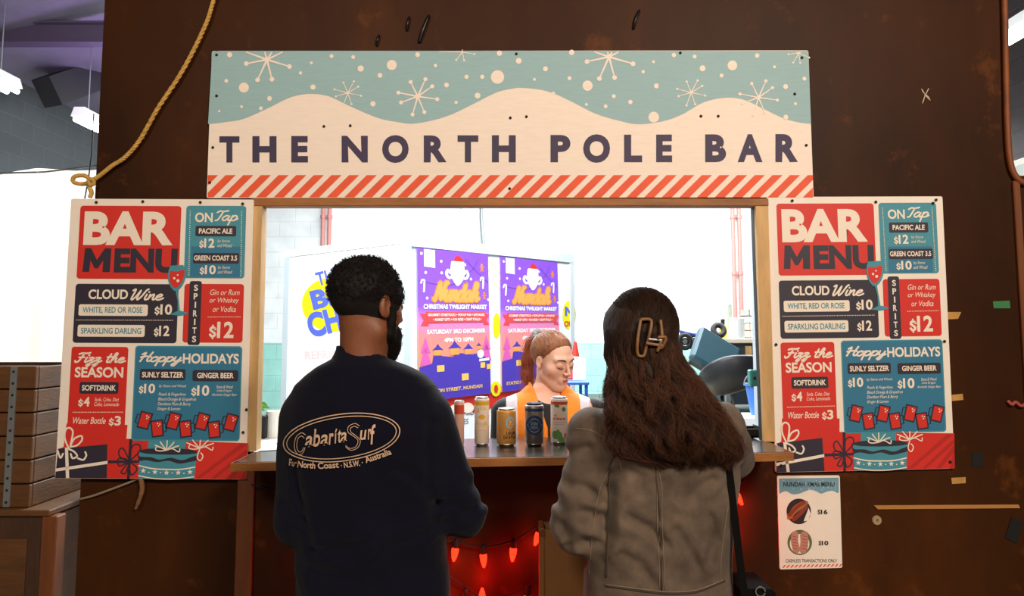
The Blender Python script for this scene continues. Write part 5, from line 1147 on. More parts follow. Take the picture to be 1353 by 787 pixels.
bd = lambda t: 0
for s, x0, x1, yb, rot in (('Far', 138, 172, 236, 12), ('North', 176, 248, 247, 5), ('Coast', 258, 346, 248, -4), ('· N.S.W. ·', 354, 444, 242, -8), ('Australia', 450, 566, 208, -19)):
    p = Print(fb, base=1); hgt = 27; a, c = d6(x0, yb - hgt + (0 if s[0] != '·' else 2)), d6(x1, yb); p.text(s, a[0], a[1], c[0], c[1], 0, off=.05, rot=R(rot)); p.build('caption', [crm], shirt, label='small cream caption word')

# ------------------------------------------------------------------ the woman in the denim jacket
YW = -.56
def ww(px, py, y=YW): return W(px, py, y)
wom = empty('person', (ww(872, 600).x, YW, 0), label='person seen from behind with long frizzy brown hair and a washed black denim jacket', cat='person')
skin_w = mat('warm_skin', 'b98566', rough=.5, sss=.1)
jk = mat('washed_black_denim', '605245', rough=.85, vary=.4, vscale=11, bump=.25, bscale=700, spec=.2, sheen=.1)
stm = mat('pale_stitching', '7c6a54', rough=.8)
TW = rows([(520, 838, 902, .0, .055), (534, 812, 930, .0, .085), (546, 792, 955, .0, .1), (562, 778, 972, .0, .115), (590, 774, 974, .0, .128), (640, 778, 968, .005, .13), (700, 778, 966, .01, .128), (750, 776, 965, .01, .13), (800, 776, 966, .01, .135), (815, 780, 962, .01, .132)], YW)
SL, EL, WL = np.array(ww(783, 572)), np.array(ww(765, 696, YW - .01)), np.array(ww(800, 690, YW + .26))
SR, ER, WR = np.array(ww(952, 566)), np.array(ww(966, 602, YW + .17)), np.array(ww(890, 560, YW + .36))
def wom_arms(P, g):
    a = smin(rc(P, SL, EL, .064 + g, .062 + g), rc(P, EL, WL, .058 + g, .036 + g), .03); b_ = smin(rc(P, SR, ER, .066 + g, .058 + g), rc(P, ER, WR, .056 + g, .036 + g), .03)
    return np.minimum(a, b_)
HW = np.array(ww(846, 445)); MW = rotm(12, -4); SW = 1.0
def wom_head(P):
    return smin(head(loc(P, HW, MW, SW), True) * SW, rc(P, wld((0, -.02, -.06), HW, MW, SW), np.array(ww(866, 545)), .05, .06), .03)
Lw, trw, shw = legs(.085, YW + .01, .88, wom.location.x)
body = [surf(wom_head, HW - .15 - np.array([0, 0, .12]), HW + .15, .0042)]
body.append(surf(lambda P: smin(loft(P, TW, 2.5, -.03), wom_arms(P, -.025), .04), (0, YW - .2, TW[-1][0] - .03), (.85, YW + .45, TW[0][0]), .01))
body.append(surf(lambda P: np.minimum.reduce([smin(rc(P, h_, k_, .08, .053), rc(P, k_, a_, .053, .04), .03) for h_, k_, a_ in Lw]), (0, YW - .2, .02), (.8, YW + .3, .95), .014))
body.append(hand_piece(WL, WL + np.array((.03, .12, .01)), (0, 0, 1), -1)); body.append(hand_piece(WR, WR + np.array((-.1, .05, .03)), (0, .3, 1), 1))
smesh('body', merge(body), skin_w, wom)
e8 = lambda x, y: (660 + x / 3.467, 560 + y / 3.467)
JCR = [(xz(l_, e8, YW - .1), YW + .03) for l_ in ([(505, 300), (520, 240), (580, 205), (635, 235), (640, 300)], [(590, 420), (680, 470), (760, 540)], [(800, 480), (850, 560), (905, 650)], [(850, 340), (900, 290), (970, 250)], [(300, 190), (350, 140), (410, 120)], [(270, 380), (310, 430), (300, 500), (320, 570)], [(330, 300), (390, 300), (450, 340)], [(350, 430), (420, 410), (480, 430)], [(330, 570), (390, 545), (450, 550)], [(500, 300), (505, 420), (490, 560)], [(560, 600), (640, 640), (700, 720)], [(960, 420), (985, 520), (960, 620)], [(780, 150), (830, 240), (820, 320)])]
def jacket(P):
    d = smin(loft(P, TW, 2.6, .0), wom_arms(P, .0), .03); z = P[:, 2]; x = P[:, 0]
    d = d - .006 * np.sin(z * 38 + x * 26 + 2.5 * np.sin(x * 9 + z * 7)) * np.clip(1 - np.abs(x - .06) * 5, 0, 1) - .0045 * np.abs(np.sin(z * 15 - x * 30 + 1.3 + 1.5 * np.sin(z * 11))) + wob(P, 34, .009, 8)
    d = d + creases(P, JCR, .0085, .013)
    dx, dz = x - EL[0], z - EL[2]; d = d - .007 * np.sin(dz * 90 + dx * 60) * np.exp(-(dx * dx + dz * dz) * 160)
    return smax(d, -rc(P, np.array(ww(866, 520)), np.array(ww(864, 480)), .062, .07), .006)
jo = smesh('jacket', surf(jacket, (0, YW - .24, TW[-1][0] - .03), (.9, YW + .46, TW[0][0] + .03), .0062), jk, wom, label='washed black denim jacket')
bj = bvh_of(jo); e8 = lambda x, y: (660 + x / 3.467, 560 + y / 3.467)
def seam(pts, m=stm, r_=.0016, name='seam', off=.0008, sub=5):
    q = [drape(bj, v.x, v.y, off) for v in curve_pts([e8(*p_) for p_ in pts], sub)]; q = [v for v in q if v is not None]
    if len(q) > 2: MB().tube(q, r_, 5).build(name, m, jo, smooth=True)
jd = mat('jacket_seam_fold', '3f352b', rough=.9)
for dx in (0, 22): seam([(680 + dx, 130), (706 + dx, 210), (722 + dx, 300), (722 + dx, 420), (728 + dx, 560), (735 + dx, 760)], r_=.0012)
seam([(712, 200), (735, 420), (744, 760)], jd, .0022)
seam([(480, 734), (640, 754), (760, 768), (900, 760), (1030, 710)]); seam([(520, 100), (545, 160), (560, 215)]); seam([(350, 22), (420, 30), (490, 70), (530, 110)]); seam([(530, 140), (505, 200), (505, 320), (500, 500), (490, 700)], jd, .003); seam([(540, 150), (470, 270), (440, 400), (420, 560), (412, 690)], r_=.0012)
seam([(1046, 380), (1020, 560), (1010, 720)], r_=.0012)
seam([(490, 742), (640, 762), (760, 776), (900, 768), (1030, 718)], jd, .0025)
smesh('trousers', surf(lambda P: smin(trw(P), loft(P, [(.76, wom.location.x, YW + .01, .15, .1), (.92, wom.location.x, YW + .012, .15, .1)], 2.5), .05), (0, YW - .25, .04), (.8, YW + .3, .97), .011), shoe_m, wom)
smesh('shoes', surf(lambda P: shw(P, 1), (0, YW - .2, -.01), (.8, YW + .35, .16), .008), mat('white_shoe', 'c9c4bc', rough=.6), wom)
# hair: a soft core and thousands of frizzy strands
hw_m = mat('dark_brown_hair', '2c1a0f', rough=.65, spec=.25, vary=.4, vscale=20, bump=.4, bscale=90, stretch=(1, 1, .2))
YH = YW - .03
TH_ = rows([(400, 818, 878, .02, .07), (416, 804, 886, .02, .093), (440, 799, 892, .0, .102), (470, 799, 900, .0, .1), (485, 805, 908, -.01, .095), (505, 801, 920, -.03, .09), (530, 801, 934, -.05, .085), (555, 804, 947, -.065, .078), (575, 806, 956, -.075, .07), (596, 818, 960, -.08, .05), (604, 850, 950, -.08, .03)], YH)
def whair(P):
    d = smin(elp(P, HW + np.array((.0, -.006, .028)), (.088, .1, .085)), loft(P, TH_[1:], 2.1, -.006), .04)
    Q = loc(P, HW, MW, SW); d = smin(d, smax(cranium(Q, .0) - .016, Q[:, 1] - .055 - np.clip(Q[:, 2] - .05, 0, 1) * 1.5, .01), .02)
    return d + wob(P, 46, .008, 4) * (P[:, 2] < HW[2] - .03) + wob(P, 110, .006, 9) * (P[:, 2] < HW[2] - .02) - .0008 * np.sin(P[:, 0] * 190 + 4 * np.sin(P[:, 2] * 30))
wcore = surf(whair, (ww(780, 600).x, YW - .28, ww(800, 612).z), (ww(985, 600).x, YW + .13, ww(846, 376).z), .005)
ho = smesh('hair', wcore, hw_m, wom, label='long frizzy dark brown hair')
def hairset(n, seed, amp, lift, jit, z_hi, z_lo):
    """locks that wave together: the wave's phase drifts slowly round the head"""
    rs = np.random.RandomState(seed); A = np.array(sorted(TH_)); out = []; k = 20; s = np.linspace(0, 1, k)
    for i in range(n):
        th = rs.uniform(math.radians(180), math.radians(360)) if rs.rand() < .9 else rs.uniform(0, 6.28)
        lock = round(th * 9) / 9; rl = np.random.RandomState(int(lock * 9) + 50); z0 = rs.uniform(z_lo, z_hi); z1 = A[0, 0] + abs(rs.normal(0, .05)) - .012 + rl.uniform(-.008, .012)
        z = z0 + (z1 - z0) * s; a, b_, cx, cy = [np.interp(z, A[:, 0], A[:, q]) for q in (3, 4, 1, 2)]
        f = 1 + (rs.normal(0, lift) + .015) * s; ph = rl.rand(2) * 6.28 + rs.normal(0, .45); fr = rl.uniform(52, 74); am = amp * np.clip((HW[2] - z) * 8, .05, 1); t = th + (lock - th) * .55 * s + .05 * np.sin(z * fr * .5 + ph[0]) * s
        w1 = am * np.sin(z * fr + ph[0]); w2 = am * np.cos(z * fr * .93 + ph[1]); ja, jb = rs.rand(2) * 6.28; jf = rs.uniform(120, 240); q = jit * np.clip((HW[2] - z) * 8, .1, 1)
        out.append(np.stack([cx + a * f * np.cos(t) + w1 * np.abs(np.sin(t)) + q * np.sin(z * jf + ja), cy + b_ * f * np.sin(t) + w2 * .8 + q * np.cos(z * jf + jb), z + .3 * w1], 1))
    return out
hz_ = float(HW[2])
smesh('hair_strands', strands(hairset(4200, 1, .007, .055, .002, hz_ + .03, hz_ - .08) + hairset(3800, 2, .009, .08, .002, hz_ - .03, hz_ - .16), .0007), hw_m, wom)
smesh('frizz', strands(hairset(2600, 3, .014, .14, .006, hz_, hz_ - .15), .0005), mat('lit_brown_hair', '55301a', rough=.55, spec=.35), wom)  # lit look of the frizz is put into its lighter brown
cdir = loc(np.array([ww(858, 452, YW - .12)], np.float32), HW, MW, SW)[0]; cdir = cdir / np.linalg.norm(cdir); rs = np.random.RandomState(21); CP_ = []
while len(CP_) < 2600:
    d0 = rs.normal(size=3); d0 /= np.linalg.norm(d0); om = math.acos(max(-1, min(1, float(d0 @ cdir))))
    if om < .35 or om > 2.2 or d0[2] < -.25: continue
    t = np.linspace(0, .97, 12)[:, None]; U = ((np.sin((1 - t) * om) * d0 + np.sin(t * om) * cdir) / math.sin(om)).astype(np.float32); r_ = np.full(12, .1, np.float32)
    for _ in range(12): r_ = r_ - cranium(U * r_[:, None])
    q = U * (r_ + .0165 + .003 * rs.rand() + .002 * np.sin(t[:, 0] * 9 + rs.rand() * 6))[:, None]; CP_.append(wld(q, HW, MW, SW))
smesh('crown_strands', strands(CP_, .0007), hw_m, wom)
# claw clip
bh = bvh_of(ho); f7 = lambda x, y: (700 + x / 3.149, 370 + y / 3.149)
clip_m = mat('tan_horn_plastic', '7f5a34', rough=.5, vary=.35, vscale=40)
def cp(x, y, o): return drape(bh, *f7(x, y), o) or ww(*f7(x, y))
cl_ = MB(); off = .014
cl_.tube(curve_pts([cp(462, 168, off), cp(500, 170, off), cp(496, 220, off + .006), cp(484, 280, off), cp(470, 318, off - .004), cp(448, 312, off - .006), cp(452, 250, off + .004), cp(462, 168, off)], 5), .0042, 6)
clp = cl_.build('hair_clip', clip_m, wom, smooth=True, label='tan claw clip')
MB().tube(curve_pts([cp(536, 170, off), cp(532, 230, off + .006), cp(520, 300, off - .002)], 6), .0042, 6).build('jaw', clip_m, clp, smooth=True)
MB().tube([cp(478, 256, off + .006), cp(540, 262, off + .006)], .004, 8).build('hinge', clip_m, clp); MB().tube([cp(492, 240, off + .008), cp(530, 242, off + .008)], .0028, 8).build('spring', M['chrome'], clp)
MB().tube(curve_pts([cp(520, 232, off + .01), cp(546, 234, off + .01), cp(546, 290, off + .006), cp(524, 292, off + .004)], 5), .0046, 6).build('grip', clip_m, clp, smooth=True)

# ------------------------------------------------------------------ the worker in the orange vest
YS = .42
def wk_(px, py, y=YS): return W(px, py, y)
wrk = empty('person', (wk_(722, 600).x, YS + .02, 0), label='worker in an orange high visibility vest looking down behind the cans', cat='person')
skin_s = mat('fair_skin', 'eab79f', rough=.6, sss=.15, vary=.05, vscale=26)
blk_t = mat('black_tee', '101012', rough=.85, sheen=.1); vest_m = mat('orange_vest', 'f5870f', rough=.7, vary=.08, vscale=14, bump=.15, bscale=150); refl = mat('silver_reflective_tape', 'c9bfc6', rough=.45, metal=.1, bump=.1, bscale=60); edge_m = mat('dark_vest_binding', '3a2a26', rough=.8)
HS = np.array(wk_(731, 475)); MS = rotm(-140, -18, 4); SS = .91
TS = rows([(508, 702, 744, .03, .05), (518, 692, 756, .03, .06), (527, 676, 774, .025, .075), (536, 666, 785, .02, .088), (552, 662, 790, .015, .1), (580, 663, 789, .01, .108), (630, 668, 784, .01, .105), (680, 672, 780, .01, .1), (740, 668, 784, .015, .11)], YS)
AL, BL, CL = np.array(wk_(668, 546)), np.array(wk_(664, 625, YS + .03)), np.array(wk_(690, 640, YS - .12))
AR, BR, CR = np.array(wk_(783, 546)), np.array(wk_(790, 625, YS + .03)), np.array(wk_(770, 640, YS - .12))
def wrk_arms(P, g): return np.minimum(smin(rc(P, AL, BL, .05 + g, .04 + g), rc(P, BL, CL, .038 + g, .026 + g), .02), smin(rc(P, AR, BR, .05 + g, .04 + g), rc(P, BR, CR, .038 + g, .026 + g), .02))
def wrk_neck(P): return rc(P, wld((0, -.028, -.05), HS, MS, SS), np.array(wk_(719, 527, YS + .04)), .037, .046)
def wrk_head(P): return smin(head(loc(P, HS, MS, SS), True) * SS, wrk_neck(P), .014)
Lk, trk, shk = legs(.085, YS + .03, .88, wrk.location.x)
body = [surf(wrk_head, HS - .15 - np.array([0, 0, .04]), HS + .15, .0026)]
body.append(surf(lambda P: smin(smin(loft(P, TS, 2.4, -.012), wrk_arms(P, -.006), .03), wrk_neck(P), .03), (-.15, YS - .3, TS[-1][0] - .05), (.5, YS + .22, wk_(722, 506).z), .008))
body.append(surf(lambda P: np.minimum.reduce([smin(rc(P, h_, k_, .08, .053), rc(P, k_, a_, .053, .04), .03) for h_, k_, a_ in Lk]), (-.2, YS - .2, .02), (.5, YS + .3, .95), .014))
for c, s in ((CL, 1), (CR, -1)): body.append(hand_piece(c, c + np.array((.01 * s, -.12, -.01)), (0, 0, 1), s))
smesh('body', merge(body), skin_s, wrk)
def shirt_s(P):
    d = smin(loft(P, TS, 2.4, .0), smin(rc(P, AL, BL, .056, .05), rc(P, AR, BR, .056, .05), .001), .03) + wob(P, 40, .003, 2)
    d = smax(d, -rc(P, wld((0, 0, -.07), HS, MS, SS), np.array(wk_(724, 519, YS + .0)), .062, .062), .006); d = smax(d, -rc(P, np.array(wk_(727, 524, YS - .09)), np.array(wk_(727, 500, YS - .09)), .045, .05), .006)
    return d
smesh('shirt', surf(shirt_s, (-.2, YS - .2, TS[-1][0] - .04), (.5, YS + .22, wk_(722, 500).z), .006), blk_t, wrk, label='black t-shirt')
nb_ = np.array(wk_(727, 508, YS)); vb = np.array(wk_(726, 562, YS))
cxs = wk_(724, 560).x
def vest(P, g=0):
    d = smin(loft(P, TS, 2.4, .013 + g), rc(P, AL, AR, .05 + g, .05 + g), .03) + wob(P, 40, .003, 2)
    x = np.abs(P[:, 0] - cxs); z = P[:, 2]
    d = smax(d, x - .174, .006)                                                          # armholes
    d = smax(d, -smax(x - .004 - np.clip(z - vb[2], 0, 1) * .36, P[:, 1] - (YS + .05), .004), .004) # the open V
    d = smax(d, -rc(P, np.array(wk_(722, 522, YS + .04)), np.array(wk_(722, 480, YS + .04)), .072, .072), .006)
    return d
lo, hi = (cxs - .25, YS - .2, TS[-1][0] - .03), (cxs + .25, YS + .23, wk_(722, 496).z)
vo = smesh('vest', surf(vest, lo, hi, .0055), vest_m, wrk, label='orange high visibility vest')
for s in (-1, 1):
    def tape(P): return smax(vest(P, .0035), np.abs((P[:, 0] - cxs) * s - .138 + np.clip(P[:, 2] - wk_(0, 575).z, -1, 1) * -.02) - .023, .002)
    smesh('reflective_tape', surf(tape, lo, hi, .006), refl, vo, label='silver reflective tape')
smesh('trousers', surf(lambda P: smin(trk(P), loft(P, [(.76, wrk.location.x, YS + .03, .15, .11), (1.0, wrk.location.x, YS + .03, .155, .11)], 2.5), .05), (-.2, YS - .25, .04), (.5, YS + .3, 1.03), .011), denim, wrk)
smesh('shoes', surf(lambda P: shk(P, -1), (-.2, YS - .35, -.01), (.5, YS + .25, .16), .008), shoe_m, wrk)
# features of the face
lip = mat('rose_lips', 'b8645c', rough=.4); brow = mat('brown_eyebrow', '573624', rough=.7); lash = mat('dark_lashes', '2a1c17', rough=.7)
def face_tube(pts, rr, name, m, n=6):
    q = curve_pts([Vector(wld(v, HS, MS, SS)) for v in pts], n); k = len(q); MB().tube(q, [rr[0] + (rr[1] - rr[0]) * math.sin(math.pi * i / (k - 1)) for i in range(k)], 7).build(name, m, wrk, smooth=True)
face_tube([(-.022, .083, -.0605), (-.008, .0925, -.0595), (0, .0922, -.0605), (.008, .0925, -.0595), (.022, .083, -.0605)], (.0008, .0026), 'upper_lip', lip)
face_tube([(-.02, .083, -.065), (-.008, .0912, -.066), (.008, .0912, -.066), (.02, .083, -.065)], (.0008, .0032), 'lower_lip', lip)
for s in (-1, 1):
    face_tube([(s * .014, .0925, .0265), (s * .03, .0895, .0315), (s * .048, .0755, .027)], (.0010, .0024), 'eyebrow', brow)
    face_tube([(s * .0165, .0865, -.005), (s * .031, .0905, -.0075), (s * .0455, .0775, -.004)], (.0006, .0013), 'eyelashes', lash)
# hair pulled back
hs_m = mat('auburn_hair', '8a5534', rough=.45, spec=.4, vary=.35, vscale=14, stretch=(2, 2, 2), bump=.3, bscale=80); pony_m = mat('red_brown_hair', '9a4a2c', rough=.5, vary=.3, vscale=16)
bun = np.array(wk_(713, 444, YS + .07)); bl = loc(bun[None], HS, MS, SS)[0]
def shair(P):
    Q = loc(P, HS, MS, SS); d0 = cranium(Q, .0)
    line = .102 - np.clip(.078 - Q[:, 1], 0, .2) * 1.05 - np.clip(.02 - Q[:, 1], 0, .2) * .7 + np.clip(np.abs(Q[:, 0]) - .045, 0, 1) * -.6
    d = d0 - .0015 - .0065 * np.clip((Q[:, 2] - line) * 22, 0, 1)
    d = smax(d, (line - Q[:, 2]) * .7, .003); d = smax(d, -elp(Q, (.085, .0, -.006), (.025, .024, .034)), .004); d = smax(d, -elp(Q, (-.085, .0, -.006), (.025, .024, .034)), .004)
    ang = np.arctan2(Q[:, 0] - bl[0], Q[:, 1] - bl[1] + .0)
    return (d - .0009 * np.sin(ang * 60) - .0007 * np.sin(ang * 113 + 1)) * SS
smesh('hair', surf(shair, HS - .15, HS + .15, .003), hs_m, wrk, label='auburn hair pulled back')
rs = np.random.RandomState(8); HP = []; bd_ = bl / np.linalg.norm(bl)
for i in range(1500):
    d0 = rs.normal(size=3); d0 /= np.linalg.norm(d0); path = []; ok = True; om = math.acos(max(-1, min(1, float(d0 @ bd_))))
    if om < .25 or om > 2.5: continue
    for k in range(9):
        t = .96 * k / 8; u_ = (math.sin((1 - t) * om) * d0 + math.sin(t * om) * bd_) / math.sin(om); path.append(u_)
    U = np.array(path, np.float32); r_ = np.full(len(U), .1, np.float32)
    for _ in range(12): r_ = r_ - cranium(U * r_[:, None])
    q = U * (r_ + .0095 * np.clip(.3 + 2.2 * np.linspace(0, 1, 9), 0, 1) + .0015 * rs.rand())[:, None]; a = q[0]
    ln_ = .102 - max(0, .078 - a[1]) * 1.05 - max(0, .02 - a[1]) * .7 - .6 * max(0, abs(a[0]) - .045)
    if a[2] < ln_ - .004 or q[:, 2].min() < -.06 or any(abs(v[0]) > .062 and -.03 < v[1] < .028 and v[2] < .03 for v in q): continue
    HP.append(wld(q, HS, MS, SS))
smesh('hair_strands', strands(HP, .0008), mat('light_auburn_strand', 'a0683f', rough=.45, spec=.4), wrk)
ps = [bun, wk_(702, 452, YS + .12), wk_(697, 475, YS + .13), wk_(697, 497, YS + .12), wk_(701, 512, YS + .12)]; ps = [np.array(v) for v in ps]
pony = lambda P: smin(smin(rc(P, ps[0], ps[1], .014, .018), rc(P, ps[1], ps[2], .018, .021), .02), smin(rc(P, ps[2], ps[3], .021, .02), rc(P, ps[3], ps[4], .02, .006), .02), .02) - .002 * np.sin((P[:, 0] * 1.0 + P[:, 1]) * 420)
smesh('ponytail', surf(pony, np.min(ps, 0) - .03, np.max(ps, 0) + .03, .003), pony_m, wrk, label='red brown ponytail')
rs = np.random.RandomState(3); out = []
for i in range(260):
    o = rs.normal(size=3) * .011; ph = rs.rand() * 6; q = curve_pts([Vector(v + o * (.5 + .35 * j) + rs.normal(size=3) * .003) for j, v in enumerate(ps)], 4); out.append([tuple(v) for v in q])
smesh('ponytail_strands', strands(out, .0007), pony_m, wrk)
sc_m = mat('grey_scrunchie', '8e9498', rough=.8, vary=.4, vscale=50); c = bun; ax = Vector(ps[1] - ps[0]).normalized(); u_ = ax.orthogonal().normalized(); v_ = ax.cross(u_)
MB().tube([Vector(c) + (u_ * math.cos(a) + v_ * math.sin(a)) * .022 + ax * .004 * math.sin(a * 9) for a in [2 * math.pi * k / 40 for k in range(40)]], [.0095 + .003 * math.sin(k * 1.9) for k in range(40)], 8, closed=True).build('scrunchie', sc_m, wrk, smooth=True, label='grey scrunchie')
# ================================================================== cans on the counter
alu = mat('can_aluminium', 'c6c8cb', rough=.3, metal=1)
def cprint(f, base):
    q = Print(f, .0003, base); q.maxu = .14; return q
def can(px, base_py, h_px, w_px, y, label, paint, draw, lidm=None):
    c = W(px, base_py, y); z = zc(c.x); s = SC(y); h = h_px / s; r_ = w_px / s / 2; nk = r_ * .82
    o = empty('drink_can', (c.x, y, z), label=label, cat='can', group='sample cans on the counter')
    slim = h > 3.6 * r_; sh = r_ * (.35 if slim else .55)
    MB().lathe([(r_ * .72, .0), (r_ * .78, .003), (r_, r_ * .3), (r_, h - sh), (r_ * .97, h - sh * .7), (nk, h - .006)], (c.x, y, z), 40).build('body', paint, o, smooth=True)
    MB().lathe([(r_ * .7, .0), (r_ * .79, .0032), (r_ * .9, r_ * .13), (r_ * 1.001, r_ * .3)], (c.x, y, z), 40).build('base_rim', alu, o, smooth=True)
    MB().lathe([(nk, h - .007), (nk * 1.04, h - .003), (nk * 1.03, h), (nk * .92, h), (nk * .88, h - .006), (.0001, h - .006)], (c.x, y, z), 40).build('lid', lidm or alu, o, smooth=True)
    MB().lathe([(.003, h - .0035), (.0075, h - .0032), (.008, h - .0045), (.003, h - .0045)], (c.x - .004, y, z), 16).build('pull_tab', alu, o)
    top_py = base_py - h_px
    def f(u, v, hh):
        """u across the front -1..1 of the can's width, v down 0..1 of its height"""
        a = math.asin(max(-1, min(1, u))); rr = r_ + .0004 + hh; return Vector((c.x + rr * math.sin(a), y - rr * math.cos(a), z + h * (1 - v)))
    draw(o, lambda base=0: cprint(f, base)); return o
CP = [mat('label_gold', 'd9a52a', rough=.4), mat('label_pale_blue', '8fc0cc', rough=.4), mat('label_brown', '5a3016', rough=.4), mat('label_blue', '1f3f66', rough=.4), mat('label_red', 'd24a34', rough=.4), mat('label_green', '5c8f4a', rough=.4), mat('label_cream', 'f0e2d2', rough=.4), mat('label_orange', 'e08a1e', rough=.4), mat('label_silver', 'aeb6bd', rough=.35, metal=.6)]
def sub(P, n=3): return [(p.x, p.y) for p in curve_pts(P, n)]
def band(p, v0, v1, m, n=24, u0=-.98, u1=.98):
    a0, a1 = math.asin(u0), math.asin(u1); U = [math.sin(a0 + (a1 - a0) * k / n) for k in range(n + 1)]
    p.raw([(u, v) for u in U for v in (v0, v1)], [(2 * k, 2 * k + 1, 2 * k + 3, 2 * k + 2) for k in range(n)], m)
def d_sun(o, P):
    p = P(); band(p, .085, .17, 0); p.build('gold_band', CP, o)
    p = P(); p.ell(.05, .405, .42, .05, 0, 16); p.line([(-.5, .41), (-.2, .395), (.1, .41), (.5, .4)], .012, 0); p.build('sun_print', CP, o, label='gold sun print')
    for s, v0, v1, rot in (('SUN', .19, .29, 0), ('LY', .30, .33, 0)):
        if s == 'SUN':
            for ch, u, v, r_ in (('S', -.42, .27, -.4), ('U', -.05, .22, 0), ('N', .38, .23, .3)): p = P(); p.text(ch, u - .14, v - .04, u + .14, v + .04, 0, off=.06); p.build('letter', CP, o)
    for ch, u, v in (('L', -.5, .52), ('Y', -.2, .56), ('S', .1, .57), ('E', .4, .56), ('L', .62, .53)): p = P(); p.text(ch, u - .1, v - .035, u + .1, v + .035, 0, off=.05); p.build('letter', CP, o)
    p = P(); band(p, .68, .684, 0); p.build('gold_line', CP, o)
def d_dragon(o, P):
    p = P(); p.ell(.38, .36, .46, .155, 1, 30); p.top(); p.ell(.44, .38, .3, .105, 7, 24); p.top(); p.poly([(.3, .42), (.4, .3), (.5, .34), (.62, .42), (.46, .45)], 6); p.top(); p.ell(.46, .4, .1, .05, 7, 12); p.build('swirl_badge', CP, o, label='pale blue swirl badge')
    for s, u0, u1, v0, v1 in (('Little', .02, .9, .6, .685), ('Dragon', -.28, .95, .695, .79)):
        n = len(s)
        for k, ch in enumerate(s):
            a0, a1 = math.asin(u0), math.asin(u1); b0 = math.sin(a0 + (a1 - a0) * k / n); b1 = math.sin(a0 + (a1 - a0) * (k + .86) / n)
            p = P(); lo_ = v0 + ((v1 - v0) * .28 if ch in 'raon' else 0); p.text(ch, b0, lo_, b1, v1 + (.03 if ch == 'g' else 0), 2, off=.08); p.build('letter', CP, o)
    p = P(); band(p, .86, .866, 2, u0=-.1, u1=.7); p.build('small_line', CP, o)
def d_stone(o, P):
    p = P(); p.ell(0, .51, .9, .235, 3, 44); p.top(); p.line([(.6 * math.cos(a), .51 + .155 * math.sin(a)) for a in [k * .2094 for k in range(30)]], .02, 8, closed=True)
    for s in (-1, 1): p.ell(s * .74, .51, .05, .02, 8, 10)
    p.build('round_badge', CP, o, label='dark blue round badge')
    for s, v in (('STONE', .47), ('WOOD', .56)): p = P(); p.text(s, -.38, v - .035, .38, v + .035, 8, off=.05); p.build('lettering', CP, o)
    p = P(); band(p, .12, .19, 3); p.build('shoulder_band', CP, o, label='dark blue shoulder band')
def d_gather(o, P):
    p = P(); band(p, .1, .165, 4); p.build('red_band', CP, o, label='red band')
    p = P()
    for u, v, a, b_ in ((.5, .26, .24, .05), (-.3, .19, .3, .03), (-.5, .8, .34, .09), (.0, .84, .32, .12), (-.2, .74, .2, .06), (.3, .9, .3, .06)): p.ell(u, v, a, b_, 5, 14, rot=.02)
    p.top(); p.ell(.68, .82, .2, .06, 4, 14); p.build('leaf_print', CP, o, label='green leaves and red fruit')
    p = P(); p.text('the', -.62, .36, -.36, .41, 4, off=.05); p.build('small_word', CP, o)
    for k, ch in enumerate('Gatherer'): u = -.72 + k * .185; p = P(); p.text(ch, u, .425 + (.018 if ch in 'aerh' and ch != 'h' else 0), u + .165, .485, 4, off=.08); p.build('letter', CP, o)
    p = P(); band(p, .53, .534, 2, u0=-.7, u1=.7); band(p, .57, .574, 2, u0=-.7, u1=.5); p.build('small_line', CP, o)
can(606.5, 589, 58, 13, .03, 'pinkish can half hidden by the navy sleeve', mat('pink_can_paint', 'e2b09a', rough=.4), lambda o, P: (lambda p: (band(p, .1, .3, 4), p.build('red_band', CP, o)))(P()))
can(636.5, 588, 62, 19, .03, 'tall slim cream can with gold sun lettering, beside the navy sleeve', mat('cream_can_paint', 'e6d3bd', rough=.4), d_sun)
can(669, 590, 48.5, 25, .0, 'short amber can with a pale blue swirl badge', mat('amber_can_paint', 'd89b4e', rough=.35, metal=.25), d_dragon)
can(706, 590.5, 54.5, 24.5, .0, 'silver can with a dark blue round badge', mat('silver_can_paint', 'b9aea9', rough=.3, metal=.85), d_stone, mat('blue_lid', '4a5668', rough=.3, metal=1))
can(739, 588, 60.5, 22, .03, 'tall slim pale can with red band and green leaves', mat('pale_can_paint', 'efdccb', rough=.4), d_gather)

# ================================================================== string lights under the counter
wire = mat('black_cord', '0b0807', rough=.7); glow = mat('lit_red_bulb', 'ff2a08', rough=.3, emit=2.6, ecol=(1, .03, .008))
yl = -.03
def lights(cord, bulbs, label, hidden_y=yl):
    c0_ = W(*cord[0], yl); o = empty('string_light', c0_, label=label, cat='string lights', group='red string lights under the counter')
    MB().tube(curve_pts([W(*q, yl) for q in cord], 6), .0028, 6).build('cord', wire, o, smooth=True)
    for px, py, ang in bulbs:
        t_ = W(px, py, yl); Mx = Matrix.Rotation(R(ang), 3, 'Y') 
        b_ = MB().lathe([(.0001, -.048), (.004, -.046), (.0085, -.034), (.0118, -.018), (.012, -.008), (.0095, .0)], t_, 16, M=Mx).build('bulb', glow, o, smooth=True)
        MB().lathe([(.0105, -.004), (.0105, .018), (.007, .026), (.0001, .027)], t_, 12, M=Mx).build('socket', wire, b_)
        l = bpy.data.lights.new('bulb_light', 'POINT'); l.energy = .34; l.color = (1, .012, .006); l.shadow_soft_size = .012
        lo_ = bpy.data.objects.new('bulb_light', l); COL.objects.link(lo_); lo_.location = t_ + Mx @ Vector((0, 0, -.058)) + Vector((0, -.02, 0)); lo_.parent = b_; lo_.matrix_parent_inverse = b_.matrix_world.inverted()
